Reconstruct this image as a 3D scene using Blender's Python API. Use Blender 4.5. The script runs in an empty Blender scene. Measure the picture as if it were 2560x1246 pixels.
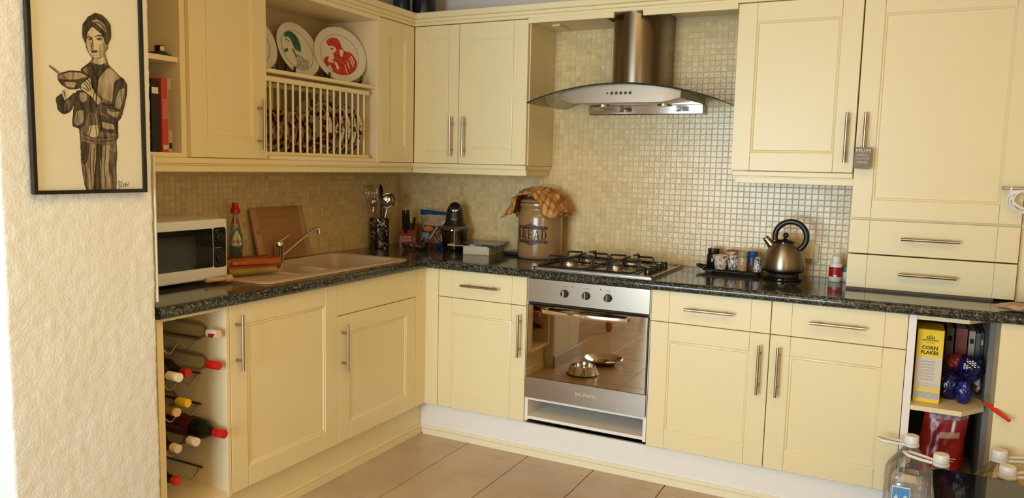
import bpy, bmesh, math, random
from math import pi, sin, cos, radians as R
from mathutils import Vector as V, Matrix, noise
random.seed(7)
SC = bpy.context.scene
COL = SC.collection

# ------------------------------------------------------------------ camera
cd = bpy.data.cameras.new('camera'); cam = bpy.data.objects.new('camera', cd); COL.objects.link(cam)
cd.sensor_width = 36; cd.sensor_fit = 'HORIZONTAL'; cd.lens = 1917.2 * 36 / 2560; cd.clip_start = .05
r_, u_, d_ = V((.89023, .454899, .023601)), V((-.07041, .086232, .993784)), V((-.450036, .886358, -.108796))
m_ = Matrix((r_, u_, -d_)).transposed().to_4x4(); m_.translation = V((2.67926, -3.77453, 1.38935))
cam.matrix_world = m_
SC.camera = cam
# ------------------------------------------------------------------ light: daylight through the patio door, plus two added warm fills
w = bpy.data.worlds.new('world'); SC.world = w; w.use_nodes = True
bg = w.node_tree.nodes['Background']; bg.inputs[0].default_value = (.88, .94, 1, 1); bg.inputs[1].default_value = 1.5
def area(name, loc, rot, sx, sy, power, color):
    l = bpy.data.lights.new(name, 'AREA'); l.shape = 'RECTANGLE'; l.size = sx; l.size_y = sy
    l.energy = power; l.color = color
    o = bpy.data.objects.new(name, l); COL.objects.link(o); o.location = loc; o.rotation_euler = rot
    return o
area('daylight_through_patio_door', (1.1, -6.02, 1.23), (R(90), 0, 0), 2.1, 1.9, 172, (.66, .88, 1.03))
area('warm_side_fill', (3.52, -3.6, 1.5), (R(90), 0, R(90)), 1.3, 1.1, 9, (1, .72, .34))  # unseen source, added to warm the left-run doors
area('added_warm_fill', (2.2, -2.7, 2.60), (0, 0, 0), 1.6, 1.6, 25, (1, .64, .22))  # no known lamp here; fill added for golden upper and left cabinets
SC.view_settings.view_transform = 'Standard'; SC.view_settings.look = 'None'
SC.view_settings.gamma = 1; SC.view_settings.use_curve_mapping = False
SC.view_settings.exposure = 0.07
try:
    SC.cycles.max_bounces = 14; SC.cycles.diffuse_bounces = 6; SC.cycles.glossy_bounces = 5
    SC.cycles.transparent_max_bounces = 24; SC.cycles.transmission_bounces = 10
    SC.cycles.caustics_reflective = False; SC.cycles.caustics_refractive = False
    SC.cycles.use_denoising = True; SC.cycles.sample_clamp_indirect = 6
except Exception: pass

# ------------------------------------------------------------------ materials
def srgb(h):
    h = h.lstrip('#'); c = [int(h[i:i+2], 16)/255 for i in (0, 2, 4)]
    return tuple((x/12.92 if x <= .04045 else ((x+.055)/1.055)**2.4) for x in c)
def mat(name, col, rough=.5, metal=0, spec=.5, coat=0, trans=0, ior=1.45, emit=None):
    m = bpy.data.materials.new(name); m.use_nodes = True
    b = m.node_tree.nodes['Principled BSDF']
    if isinstance(col, str): col = srgb(col)
    b.inputs['Base Color'].default_value = (*col, 1); b.inputs['Roughness'].default_value = rough
    b.inputs['Metallic'].default_value = metal; b.inputs['Specular IOR Level'].default_value = spec
    b.inputs['Coat Weight'].default_value = coat; b.inputs['Coat Roughness'].default_value = .05
    b.inputs['Transmission Weight'].default_value = trans; b.inputs['IOR'].default_value = ior
    return m
def NT(m): return m.node_tree.nodes, m.node_tree.links, m.node_tree.nodes['Principled BSDF']
def ramp(nd, stops, interp='LINEAR'):
    r = nd.new('ShaderNodeValToRGB'); r.color_ramp.interpolation = interp
    e = r.color_ramp.elements
    while len(e) > 1: e.remove(e[-1])
    e[0].position = stops[0][0]; e[0].color = (*stops[0][1], 1)
    for p, c in stops[1:]:
        x = e.new(p); x.color = (*c, 1)
    return r
def coords(nd, lk, scale=(1, 1, 1)):
    t = nd.new('ShaderNodeTexCoord'); mp = nd.new('ShaderNodeMapping'); mp.inputs['Scale'].default_value = scale
    lk.new(t.outputs['Object'], mp.inputs[0]); return mp.outputs[0]
def noisy(name, stops, scale=8, rough=.5, metal=0, stretch=(1, 1, 1), detail=4, bump=0, bscale=None, spec=.5, coat=0, interp='LINEAR', voronoi=False, dist=.002):
    m = mat(name, stops[0][1] if not isinstance(stops[0][1], str) else stops[0][1], rough, metal, spec, coat)
    nd, lk, b = NT(m); c = coords(nd, lk, stretch)
    if voronoi:
        n = nd.new('ShaderNodeTexVoronoi'); n.inputs['Scale'].default_value = scale
        lk.new(c, n.inputs['Vector']); out = n.outputs['Color']
    else:
        n = nd.new('ShaderNodeTexNoise'); n.inputs['Scale'].default_value = scale; n.inputs['Detail'].default_value = detail
        lk.new(c, n.inputs['Vector']); out = n.outputs['Fac']
    st = [(p, srgb(q) if isinstance(q, str) else q) for p, q in stops]
    r = ramp(nd, st, interp); lk.new(out, r.inputs[0]); lk.new(r.outputs[0], b.inputs['Base Color'])
    if bump:
        n2 = nd.new('ShaderNodeTexNoise'); n2.inputs['Scale'].default_value = bscale or scale; n2.inputs['Detail'].default_value = 5
        lk.new(c, n2.inputs['Vector'])
        bp = nd.new('ShaderNodeBump'); bp.inputs['Strength'].default_value = bump; bp.inputs['Distance'].default_value = dist
        lk.new(n2.outputs['Fac'], bp.inputs['Height']); lk.new(bp.outputs[0], b.inputs['Normal'])
    return m
def clear(name, tint=(1, 1, 1), refl=.10, rough=.02, body=0.0, bodycol=(.8, .8, .8), k=.75):
    """thin clear sheet: light passes, edges and glancing faces reflect"""
    m = bpy.data.materials.new(name); m.use_nodes = True; nd, lk = m.node_tree.nodes, m.node_tree.links
    for n in list(nd): nd.remove(n)
    o = nd.new('ShaderNodeOutputMaterial'); t = nd.new('ShaderNodeBsdfTransparent'); t.inputs[0].default_value = (*tint, 1)
    g = nd.new('ShaderNodeBsdfGlossy'); g.inputs['Roughness'].default_value = rough
    lw = nd.new('ShaderNodeLayerWeight'); lw.inputs['Blend'].default_value = refl + .12
    mr = nd.new('ShaderNodeMath'); mr.operation = 'MULTIPLY_ADD'; mr.inputs[1].default_value = k; mr.inputs[2].default_value = refl * .35
    lk.new(lw.outputs['Fresnel'], mr.inputs[0])
    mx = nd.new('ShaderNodeMixShader'); lk.new(mr.outputs[0], mx.inputs[0]); lk.new(t.outputs[0], mx.inputs[1]); lk.new(g.outputs[0], mx.inputs[2])
    last = mx
    if body:
        d = nd.new('ShaderNodeBsdfDiffuse'); d.inputs[0].default_value = (*bodycol, 1)
        m2 = nd.new('ShaderNodeMixShader'); m2.inputs[0].default_value = body
        lk.new(mx.outputs[0], m2.inputs[1]); lk.new(d.outputs[0], m2.inputs[2]); last = m2
    lk.new(last.outputs[0], o.inputs[0]); return m
def print_mat(name, base, inks, scale, rough=.35, lo=.45):
    """printed pattern: voronoi blotches of several inks over a base colour"""
    m = mat(name, base, rough); nd, lk, b = NT(m); c = coords(nd, lk)
    v = nd.new('ShaderNodeTexVoronoi'); v.inputs['Scale'].default_value = scale; lk.new(c, v.inputs['Vector'])
    sp = nd.new('ShaderNodeSeparateColor'); lk.new(v.outputs['Color'], sp.inputs[0])
    base = srgb(base) if isinstance(base, str) else base
    n = len(inks); st = [(0, base)] + [(lo + (1-lo)*i/n, srgb(k) if isinstance(k, str) else k) for i, k in enumerate(inks)]
    r = ramp(nd, st, 'CONSTANT'); lk.new(sp.outputs[0], r.inputs[0])
    nz = nd.new('ShaderNodeTexNoise'); nz.inputs['Scale'].default_value = scale*1.6; lk.new(c, nz.inputs['Vector'])
    gt = nd.new('ShaderNodeMath'); gt.operation = 'GREATER_THAN'; gt.inputs[1].default_value = .47; lk.new(nz.outputs['Fac'], gt.inputs[0])
    mx = nd.new('ShaderNodeMix'); mx.data_type = 'RGBA'; mx.inputs['A'].default_value = (*base, 1)
    lk.new(gt.outputs[0], mx.inputs['Factor']); lk.new(r.outputs[0], mx.inputs['B']); lk.new(mx.outputs['Result'], b.inputs['Base Color'])
    return m
M = {}
M['cream'] = mat('cream_paint', (.78, .675, .405), .33, spec=.45)
M['cream_in'] = mat('cream_melamine', (.80, .68, .43), .45)
M['edge'] = mat('cream_edge', (.78, .66, .40), .45)
M['whiteboard'] = mat('white_board', (.80, .77, .72), .4)
M['steel'] = noisy('brushed_steel', [(0, (.38, .325, .26)), (1, (.47, .405, .33))], 30, .28, 1, (1, 1, 14), 3)
M['hoodsteel'] = noisy('hood_steel', [(0, (.20, .160, .115)), (1, (.25, .205, .150))], 30, .23, 1, (1, 1, .08), 3)
M['chrome'] = mat('chrome', (.80, .78, .75), .08, 1)
M['nickel'] = mat('brushed_nickel', (.44, .37, .29), .3, 1)
M['black'] = mat('black_plastic', (.012, .011, .010), .3)
M['blackgloss'] = mat('black_gloss', (.008, .008, .008), .06, spec=.6)
M['iron'] = mat('cast_iron', (.012, .011, .010), .42)
M['dark'] = mat('dark_gap', (.02, .015, .012), .8)
M['white'] = mat('white_plastic', (.78, .76, .73), .35)
M['whitegloss'] = mat('white_enamel', (.72, .74, .76), .22)
M['bronzeglass'] = mat('mirror_oven_glass', (.38, .30, .20), .025, 1)
M['paint'] = mat('wall_paint', (.70, .66, .62), .8)
M['ceil'] = mat('warm_bounce_ceiling', (.50, .34, .15), .8)  # ceiling is unseen; orange tint chosen to bounce warm light
M['warmwall'] = mat('warm_wall_paint', (.75, .57, .28), .85)
M['grout'] = noisy('tile_grout', [(.3, (.56, .46, .27)), (.7, (.64, .53, .32))], 40, .85)
M['floorgrout'] = mat('floor_grout', (.10, .065, .04), .9)
M['granite'] = noisy('granite_laminate', [(0, (.008, .009, .007)), (.40, (.016, .017, .013)), (.55, (.040, .044, .034)), (.75, (.085, .088, .070)), (.93, (.20, .195, .165))], 170, .10, detail=6, voronoi=True, spec=.55)
M['sink'] = noisy('composite_sink', [(.3, (.50, .37, .27)), (.7, (.56, .42, .31))], 160, .38, detail=2)
M['wood_board'] = noisy('bamboo', [(.3, (.30, .145, .050)), (.7, (.39, .20, .075))], 14, .5, stretch=(1, .12, 6))
M['wood_end'] = noisy('bamboo_pale', [(.3, (.40, .225, .095)), (.7, (.46, .27, .115))], 14, .5, stretch=(3, 3, .4))
M['wood_red'] = noisy('red_wood', [(.3, (.30, .085, .03)), (.7, (.40, .12, .045))], 12, .4, stretch=(1, 1, .2))
M['wood_pale'] = noisy('pale_wood', [(.3, (.55, .36, .18)), (.7, (.64, .44, .24))], 12, .5, stretch=(1, 1, .2))
M['crock'] = mat('stoneware', (.285, .165, .068), .22, spec=.6, coat=.4)
M['ink'] = mat('brown_black_ink', (.022, .010, .007), .5)
M['plaster'] = noisy('rough_plaster', [(.3, (.74, .755, .72)), (.7, (.77, .785, .75))], 3, .85, bump=.5, bscale=130, dist=.004)
M['gold'] = mat('gold', (.65, .42, .16), .3, 1)
M['paper'] = mat('paper_white', (.70, .66, .58), .6)
M['pages'] = noisy('book_pages', [(.4, (.55, .47, .33)), (.6, (.66, .57, .42))], 60, .8, stretch=(1, 1, 14))
M['glass'] = clear('clear_glass')
M['hoodglass'] = clear('hood_glass', (.80, .84, .74), .22)
M['plastic_clear'] = clear('clear_plastic', (.95, .95, .94), .14, .08, .05)
M['bottle_clear'] = clear('clear_bottle_glass', (.985, .98, .94), .03, k=.55)
M['bottle_green'] = mat('dark_bottle_glass', (.010, .012, .008), .06, spec=.6)
def tile_mat(name, per_object):
    m = mat(name, (.55, .42, .24), .22, spec=.55); nd, lk, b = NT(m)
    if per_object:
        o = nd.new('ShaderNodeObjectInfo'); out = o.outputs['Random']
    else:
        g = nd.new('ShaderNodeNewGeometry'); out = g.outputs['Random Per Island']
    r = ramp(nd, [(0, (.65, .46, .20)), (.4, (.72, .535, .25)), (.8, (.76, .585, .295)), (1, (.63, .425, .16))])
    lk.new(out, r.inputs[0])
    c = coords(nd, lk); n = nd.new('ShaderNodeTexNoise'); n.inputs['Scale'].default_value = 90; lk.new(c, n.inputs['Vector'])
    mx = nd.new('ShaderNodeMix'); mx.data_type = 'RGBA'; mx.blend_type = 'MULTIPLY'; mx.inputs['Factor'].default_value = .35
    r2 = ramp(nd, [(.3, (.75, .72, .66)), (.65, (1, 1, 1))]); lk.new(n.outputs['Fac'], r2.inputs[0])
    lk.new(r.outputs[0], mx.inputs['A']); lk.new(r2.outputs[0], mx.inputs['B']); lk.new(mx.outputs['Result'], b.inputs['Base Color'])
    bp = nd.new('ShaderNodeBump'); bp.inputs['Strength'].default_value = .35; bp.inputs['Distance'].default_value = .002
    lk.new(n.outputs['Fac'], bp.inputs['Height']); lk.new(bp.outputs[0], b.inputs['Normal'])
    return m
M['tile_one'] = tile_mat('mosaic_tile_single', True); M['tile_many'] = tile_mat('mosaic_tile_field', False)
def floor_mat():
    m = mat('floor_tile', (.40, .27, .17), .30, spec=.5); nd, lk, b = NT(m)
    o = nd.new('ShaderNodeObjectInfo'); c = coords(nd, lk)
    ad = nd.new('ShaderNodeVectorMath'); lk.new(c, ad.inputs[0]); lk.new(o.outputs['Location'], ad.inputs[1])
    n = nd.new('ShaderNodeTexNoise'); n.inputs['Scale'].default_value = 6; n.inputs['Detail'].default_value = 6; lk.new(ad.outputs[0], n.inputs['Vector'])
    r = ramp(nd, [(.3, (.45, .335, .225)), (.55, (.51, .385, .265)), (.75, (.55, .42, .295))]); lk.new(n.outputs['Fac'], r.inputs[0])
    lk.new(r.outputs[0], b.inputs['Base Color']); return m
M['floor'] = floor_mat()

# ------------------------------------------------------------------ geometry helpers
def B(): return bmesh.new()
def box(bm, x0, x1, y0, y1, z0, z1, bev=0, seg=1, mtx=None):
    if x0 > x1: x0, x1 = x1, x0
    if y0 > y1: y0, y1 = y1, y0
    if z0 > z1: z0, z1 = z1, z0
    v = [bm.verts.new(p) for p in ((x0, y0, z0), (x1, y0, z0), (x1, y1, z0), (x0, y1, z0), (x0, y0, z1), (x1, y0, z1), (x1, y1, z1), (x0, y1, z1))]
    f = [bm.faces.new([v[i] for i in q]) for q in ((3, 2, 1, 0), (4, 5, 6, 7), (0, 1, 5, 4), (1, 2, 6, 5), (2, 3, 7, 6), (3, 0, 4, 7))]
    vs = v
    if bev:
        ed = list({e for q in f for e in q.edges})
        r = bmesh.ops.bevel(bm, geom=ed, offset=bev, segments=seg, profile=.5, affect='EDGES', clamp_overlap=True)
        vs = list({x for q in r['faces'] for x in q.verts})
    if mtx is not None:
        for q in vs: q.co = mtx @ q.co
    return bm
def lathe(bm, prof, c=(0, 0, 0), seg=28, mtx=None, cap0=True, cap1=True):
    """profile of (radius, height) turned about z at c, or placed by mtx"""
    T = mtx if mtx is not None else Matrix.Translation(c)
    rings = []
    for r, z in prof:
        if r < 1e-6: rings.append([bm.verts.new(T @ V((0, 0, z)))])
        else: rings.append([bm.verts.new(T @ V((r*cos(2*pi*i/seg), r*sin(2*pi*i/seg), z))) for i in range(seg)])
    for a, b in zip(rings, rings[1:]):
        for i in range(seg):
            j = (i+1) % seg
            if len(a) == 1 and len(b) == 1: continue
            if len(a) == 1: bm.faces.new((a[0], b[j], b[i]))
            elif len(b) == 1: bm.faces.new((a[i], a[j], b[0]))
            else: bm.faces.new((a[i], a[j], b[j], b[i]))
    if cap0 and len(rings[0]) > 1: bm.faces.new(rings[0][::-1])
    if cap1 and len(rings[-1]) > 1: bm.faces.new(rings[-1])
    return bm
def axis(p, d):
    """matrix that puts local z along d at p"""
    d = V(d).normalized(); m = d.to_track_quat('Z', 'Y').to_matrix().to_4x4(); m.translation = V(p); return m
def cyl(bm, p0, p1, r0, r1=None, seg=14):
    p0, p1 = V(p0), V(p1); r1 = r0 if r1 is None else r1
    return lathe(bm, [(r0, 0), (r1, (p1-p0).length)], mtx=axis(p0, p1-p0), seg=seg)
def tube(bm, pts, r, seg=8, closed=False):
    pts = [V(p) for p in pts]; n = len(pts); rings = []
    up = V((.13, .29, .95)).normalized()
    for i, p in enumerate(pts):
        a = pts[(i-1) % n] if (closed or i) else p; b = pts[(i+1) % n] if (closed or i < n-1) else p
        t = (b-a).normalized(); s = t.cross(up)
        if s.length < 1e-3: s = t.cross(V((1, 0, 0)))
        s.normalize(); q = s.cross(t); rr = r[i] if isinstance(r, (list, tuple)) else r
        rings.append([bm.verts.new(p + rr*(cos(2*pi*k/seg)*s + sin(2*pi*k/seg)*q)) for k in range(seg)])
    for i in range(n if closed else n-1):
        a, b = rings[i], rings[(i+1) % n]
        for k in range(seg): bm.faces.new((a[k], a[(k+1) % seg], b[(k+1) % seg], b[k]))
    if not closed: bm.faces.new(rings[0][::-1]); bm.faces.new(rings[-1])
    return bm
def smooth_path(pts, n=6):
    pts = [V(p) for p in pts]; out = []
    for i in range(len(pts)-1):
        p0, p1, p2, p3 = pts[max(i-1, 0)], pts[i], pts[i+1], pts[min(i+2, len(pts)-1)]
        for k in range(n):
            t = k/n; out.append(.5*((2*p1)+(p2-p0)*t+(2*p0-5*p1+4*p2-p3)*t*t+(3*p1-p0-3*p2+p3)*t**3))
    return out + [pts[-1]]
def prism(bm, pts, z0, z1, mtx=None):
    """plan polygon (counter-clockwise) extruded in z"""
    T = mtx or Matrix()
    a = [bm.verts.new(T @ V((x, y, z0))) for x, y in pts]; b = [bm.verts.new(T @ V((x, y, z1))) for x, y in pts]
    n = len(pts); bm.faces.new(a[::-1]); bm.faces.new(b)
    for i in range(n): bm.faces.new((a[i], a[(i+1) % n], b[(i+1) % n], b[i]))
    return bm
def grid(bm, nu, nv, fn, flip=False, wrap=False):
    g = [[bm.verts.new(fn(i/(nu-1), j/(nv-1))) for j in range(nv)] for i in range(nu if not wrap else nu-1)]
    n = len(g)
    for i in range(n if wrap else n-1):
        for j in range(nv-1):
            q = (g[i][j], g[(i+1) % n][j], g[(i+1) % n][j+1], g[i][j+1])
            bm.faces.new(q[::-1] if flip else q)
    return bm
def blob(bm, c, r, amp=.3, fr=9, sub=4, seed=0, sharp=True):
    q = bmesh.ops.create_icosphere(bm, subdivisions=sub, radius=1)
    for v in q['verts']:
        d = v.co.normalized(); p = d*fr*.35 + V((seed*7.1, seed*3.3, 0))
        h = (abs(noise.noise(p))*2-.5 if sharp else noise.noise(p)) + .5*noise.noise(p*2.3) + .3*abs(noise.noise(p*5))
        k = 1 + amp*h
        v.co = V((c[0]+d.x*r[0]*k, c[1]+d.y*r[1]*k, c[2]+d.z*r[2]*k))
    return bm
def rrect(x0, x1, y0, y1, r, n=5):
    out = []
    for cx, cy, a in ((x1-r, y0+r, -90), (x1-r, y1-r, 0), (x0+r, y1-r, 90), (x0+r, y0+r, 180)):
        for k in range(n+1):
            t = R(a+90*k/n); out.append((cx+r*cos(t), cy+r*sin(t)))
    return out
def text(s, size, ext=.0004, space=1.0, bold=0):
    c = bpy.data.curves.new('t', 'FONT'); c.body = s; c.size = size; c.align_x = 'CENTER'; c.align_y = 'CENTER'
    c.extrude = ext; c.space_character = space; c.resolution_u = 2; c.offset = bold
    o = bpy.data.objects.new('t', c); me = bpy.data.meshes.new_from_object(o)
    bm = B(); bm.from_mesh(me); bpy.data.objects.remove(o); bpy.data.curves.remove(c); bpy.data.meshes.remove(me); return bm
def place(bm, origin, U, Vv, N):
    """local (u, v, n) to world"""
    U, Vv, N, o = V(U), V(Vv), V(N), V(origin)
    for v in bm.verts: v.co = o + U*v.co.x + Vv*v.co.y + N*v.co.z
    return bm
def wloc(o):
    p = V((0, 0, 0))
    while o: p += o.location; o = o.parent
    return p
def obj(name, bm, m, parent=None, smooth=None, local=False, kind=None, label=None):
    bmesh.ops.recalc_face_normals(bm, faces=bm.faces) if smooth != 'raw' else None
    me = bpy.data.meshes.new(name); bm.to_mesh(me); bm.free()
    for x in (m if isinstance(m, (list, tuple)) else [m]): me.materials.append(M[x] if isinstance(x, str) else x)
    o = bpy.data.objects.new(name, me); COL.objects.link(o)
    if not local:
        if parent: off = wloc(parent)
        else:
            cs = [v.co for v in me.vertices]
            off = V(((min(c.x for c in cs)+max(c.x for c in cs))/2, (min(c.y for c in cs)+max(c.y for c in cs))/2, min(c.z for c in cs)))
            o.location = off
        me.transform(Matrix.Translation(-off))
    if parent: o.parent = parent
    if smooth and smooth != 'raw':
        for p in me.polygons: p.use_smooth = True
        me.set_sharp_from_angle(angle=R(smooth if smooth is not True else 40))
    if kind: o['kind'] = kind
    if label: o['label'] = label
    return o
def tag(o, label, cat, group=None, kind=None):
    o['label'] = label; o['category'] = cat
    if group: o['group'] = group
    if kind: o['kind'] = kind
    return o
def thing(name, label, cat, loc, group=None):
    o = bpy.data.objects.new(name, None); o.empty_display_size = .05; COL.objects.link(o); o.location = loc
    return tag(o, label, cat, group)
def struct(name, bm, m, smooth=None):
    return obj(name, bm, m, smooth=smooth, kind='structure')
def dup(o, loc=None, parent=None):
    c = o.copy(); COL.objects.link(c)
    if parent: c.parent = parent
    if loc is not None: c.location = loc
    for ch in list(o.children): dup(ch, parent=c)
    return c
X, Y, Z = V((1, 0, 0)), V((0, 1, 0)), V((0, 0, 1))
# ------------------------------------------------------------------ room shell
D, W = .575, .317                       # fronts of base doors and of wall-unit doors
fl = struct('floor', box(B(), -2.4, 3.6, -6.3, .1, -.06, -.006), 'floorgrout')
TS, G = .336, .004
tb = box(B(), G/2, TS-G/2, G/2, TS-G/2, -.006, 0, .0012); t0 = None
for i in range(-9, 9):
    for j in range(0, 13):
        x, y = .822+i*TS, -.642+TS-(j+1)*TS
        if x > 3.55 or x < -.6 or (y > -2.7 and x < .3) or y < -4.9: continue
        if t0 is None:
            t0 = obj('floor_tile', tb, 'floor', fl, local=True); t = t0
        else: t = t0.copy(); COL.objects.link(t); t.parent = fl
        t.location = V((x, y, 0)) - fl.location
rest = B()
for i in range(-10, 9):
    for j in range(0, 17):
        x, y = .822+i*TS, -.642+TS-(j+1)*TS
        if (x > 3.55 or x < -.6 or (y > -2.7 and x < .3) or y < -4.9) and x > -2.4 and x < 3.4 and y > -6.3 and not (x < .3 and y > -2.7): box(rest, x+G/2, x+TS-G/2, y+G/2, y+TS-G/2, -.006, 0)
obj('floor_tiles_beyond', rest, 'floor', fl, kind='stuff')
struct('ceiling', box(B(), -2.4, 3.6, -6.3, .1, 2.62, 2.70), 'ceil')
wb = struct('wall_back', box(B(), -.1, 3.6, .004, .1, 0, 2.62), 'paint')
wl = struct('wall_left', box(B(), -.1, -.004, -2.16, .1, 0, 2.62), 'paint')
struct('wall_right', box(box(box(box(B(), 3.56, 3.66, -6.3, -4.3, 0, 2.62), 3.56, 3.66, -2.9, .1, 0, 2.62), 3.56, 3.66, -4.3, -2.9, 0, .9), 3.56, 3.66, -4.3, -2.9, 2.1, 2.62), 'warmwall')
struct('wall_divider', box(B(), -2.4, 0, -2.5, -2.4, 0, 2.62), 'warmwall')
struct('wall_west', box(B(), -2.5, -2.4, -6.3, -2.4, 0, 2.62), 'warmwall')
bm = box(box(box(B(), -2.4, 0, -6.2, -6.08, 0, 2.62), 2.2, 3.6, -6.2, -6.08, 0, 2.62), 0, 2.2, -6.2, -6.08, 2.25, 2.62)
struct('wall_front', bm, 'warmwall')
wn = struct('window_1', B() if False else box(box(box(box(box(B(), 0, .06, -6.17, -6.11, 0, 2.25), 2.14, 2.2, -6.17, -6.11, 0, 2.25), .06, 2.14, -6.17, -6.11, 2.19, 2.25), .06, 2.14, -6.17, -6.11, 0, .06), 1.07, 1.13, -6.17, -6.11, .06, 2.19), 'whitegloss')
obj('pane', box(B(), .06, 1.07, -6.143, -6.137, .06, 2.19), 'glass', wn); obj('pane', box(B(), 1.13, 2.14, -6.143, -6.137, .06, 2.19), 'glass', wn)
w2 = struct('window_2', box(box(box(box(B(), 3.58, 3.63, -4.3, -4.25, .9, 2.1), 3.58, 3.63, -2.95, -2.9, .9, 2.1), 3.58, 3.63, -4.25, -2.95, 2.05, 2.1), 3.58, 3.63, -4.25, -2.95, .9, .95), 'whitegloss')
obj('pane', box(B(), 3.6, 3.606, -4.25, -2.95, .95, 2.05), 'glass', w2)

# plaster pier: thick rough wall end, rounded corners
def pier_path():
    pts = []; r = .012
    def line(a, b, n0=(0, 0)):
        L = (V(b)-V(a)).length; n = max(1, int(L/.009))
        for k in range(n): pts.append((V(a)+(V(b)-V(a))*k/n, V(n0)))
    def arc(c, a0, a1):
        for k in range(6):
            t = R(a0+(a1-a0)*k/6); pts.append((V((c[0]+r*cos(t), c[1]+r*sin(t))), V((cos(t), sin(t)))))
    line((-.0, -2.61), (.6-r, -2.61), (0, -1)); arc((.6-r, -2.61+r), -90, 0)
    line((.6, -2.61+r), (.6, -2.152-r), (1, 0)); arc((.6-r, -2.152-r), 0, 90)
    line((.6-r, -2.152), (.4, -2.152), (0, 1)); pts.append((V((0, -2.152)), V((0, 1)))); return pts
pp = pier_path(); bm = B(); NZ = 290; rows = []
for k in range(NZ+1):
    z = 2.62*k/NZ; row = []
    for p, n in pp:
        q = V((p.x, p.y, z)); h = .0014*noise.noise(q*38) + .0030*abs(noise.noise(V((q.x*85, q.y*85, q.z*60)))) + .0022*noise.noise(q*6)
        a = q + V((n.x, n.y, 0))*h; a.x = min(a.x, .6065); row.append(bm.verts.new(a))
    rows.append(row)
for a, b in zip(rows, rows[1:]):
    for i in range(len(a)-1): bm.faces.new((a[i], a[i+1], b[i+1], b[i]))
struct('wall_pier', bm, 'plaster', smooth=70)
struct('trim_1', box(B(), .5, .601, -2.149, -2.142, .93, 1.395, .002), mat('corner_bead', (.60, .565, .46), .7))
struct('baseboard_pier', box(box(B(), .607, .617, -2.63, -2.14, 0, .085, .002), 0, .617, -2.64, -2.622, 0, .085, .002), mat('brown_tile_skirting', (.40, .27, .17), .3))

# mosaic tiles: recessed joints, the 300 nearest the camera one by one, the rest joined
PX, PZ, GT = .0277, .0270, .0030
def tile_shape(bm, x, z, m):
    a, b, c = GT/2, .0010, .0035
    lo = [(x+a, z+a), (x+PX-a, z+a), (x+PX-a, z+PZ-a), (x+a, z+PZ-a)]; hi = [(x+a+b, z+a+b), (x+PX-a-b, z+a+b), (x+PX-a-b, z+PZ-a-b), (x+a+b, z+PZ-a-b)]
    p = [bm.verts.new(m(u, v, 0)) for u, v in lo]; q = [bm.verts.new(m(u, v, c)) for u, v in hi]
    bm.faces.new(q)
    for i in range(4): bm.faces.new((p[i], p[(i+1) % 4], q[(i+1) % 4], q[i]))
backm = lambda u, v, n: V((u, .0015-n, v))
leftm = lambda u, v, n: V((n-.0015, u, v))
gb = B()
box(gb, -.004, 2.52, 0, .004, .90, 1.40); box(gb, .97, 2.02, 0, .004, 1.40, 2.14)
obj('grout_bed', gb, 'grout', wb)
gl = B(); box(gl, -.004, 0, -2.15, .004, .90, 1.40); obj('grout_bed', gl, 'grout', wl)
cells = []
for i in range(int(2.50/PX)):
    for k in range(45):
        x, z = .004+i*PX, .911+k*PZ
        if z+PZ < 1.385 or (x > .985 and x+PX < 2.0 and z+PZ < 2.10): cells.append((x, z))
near = sorted([c for c in cells if c[0] > 1.45 and c[1] > 1.09 and c[1] < 1.385], key=lambda c: -c[0])[:300]
ns = set(near); bm = B(); rnd = random.Random(3)
for x, z in cells:
    if (x, z) not in ns: tile_shape(bm, x, z, backm)
obj('mosaic_tiles', bm, 'tile_many', wb, smooth='raw', kind='stuff')
one = B(); tile_shape(one, -PX/2, -PZ/2, lambda u, v, n: V((u, -n, v)))
t0 = None
for x, z in near:
    if t0 is None: t0 = obj('mosaic_tile', one, 'tile_one', wb, smooth='raw', local=True); t = t0
    else: t = t0.copy(); COL.objects.link(t); t.parent = wb
    t.location = V((x+PX/2, .0015, z+PZ/2)) - wb.location
    t.rotation_euler = (rnd.uniform(-.012, .012), 0, rnd.uniform(-.012, .012))
bm = B()
for i in range(int(2.14/PX)):
    for k in range(18):
        y, z = -.004-(i+1)*PX, .911+k*PZ
        if z+PZ < 1.40: tile_shape(bm, y, z, leftm)
bmesh.ops.reverse_faces(bm, faces=bm.faces) if False else None
obj('mosaic_tiles', bm, 'tile_many', wl, smooth=None, kind='stuff')

# ------------------------------------------------------------------ cabinet fronts and handles
BX = dict(U=X, Vv=Z, N=-Y); LX = dict(U=Y, Vv=Z, N=X)       # back run faces -y, left run faces +x
def pl_(bm, o, F): return place(bm, o, F['U'], F['Vv'], F['N'])
def front_frame(w, h, s=.078):
    bm = B(); t = .02; g = .0007
    box(bm, 0, s, 0, h, -t, 0, .0016); box(bm, w-s, w, 0, h, -t, 0, .0016)
    box(bm, s+g, w-s-g, 0, s, -t, 0, .0012); box(bm, s+g, w-s-g, h-s, h, -t, 0, .0012)
    prof = [(0, -.0010), (.003, -.0038), (.0080, -.0020), (.0115, -.0064)]
    rings = []
    for e, n in prof:
        rings.append([bm.verts.new(p) for p in ((s+e, s+e, n), (w-s-e, s+e, n), (w-s-e, h-s-e, n), (s+e, h-s-e, n))])
    for a, b in zip(rings, rings[1:]):
        for i in range(4): bm.faces.new((a[i], a[(i+1) % 4], b[(i+1) % 4], b[i]))
    return bm
def handle(L=.204, vert=True):
    bm = B(); ax = Y if vert else X
    o = V((0, 0, .034)); cyl(bm, o-ax*L/2, o+ax*L/2, .0062, seg=14)
    for s in (-1, 1): cyl(bm, ax*s*.066, ax*s*.066+V((0, 0, .033)), .0052, seg=10)
    return bm
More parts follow.
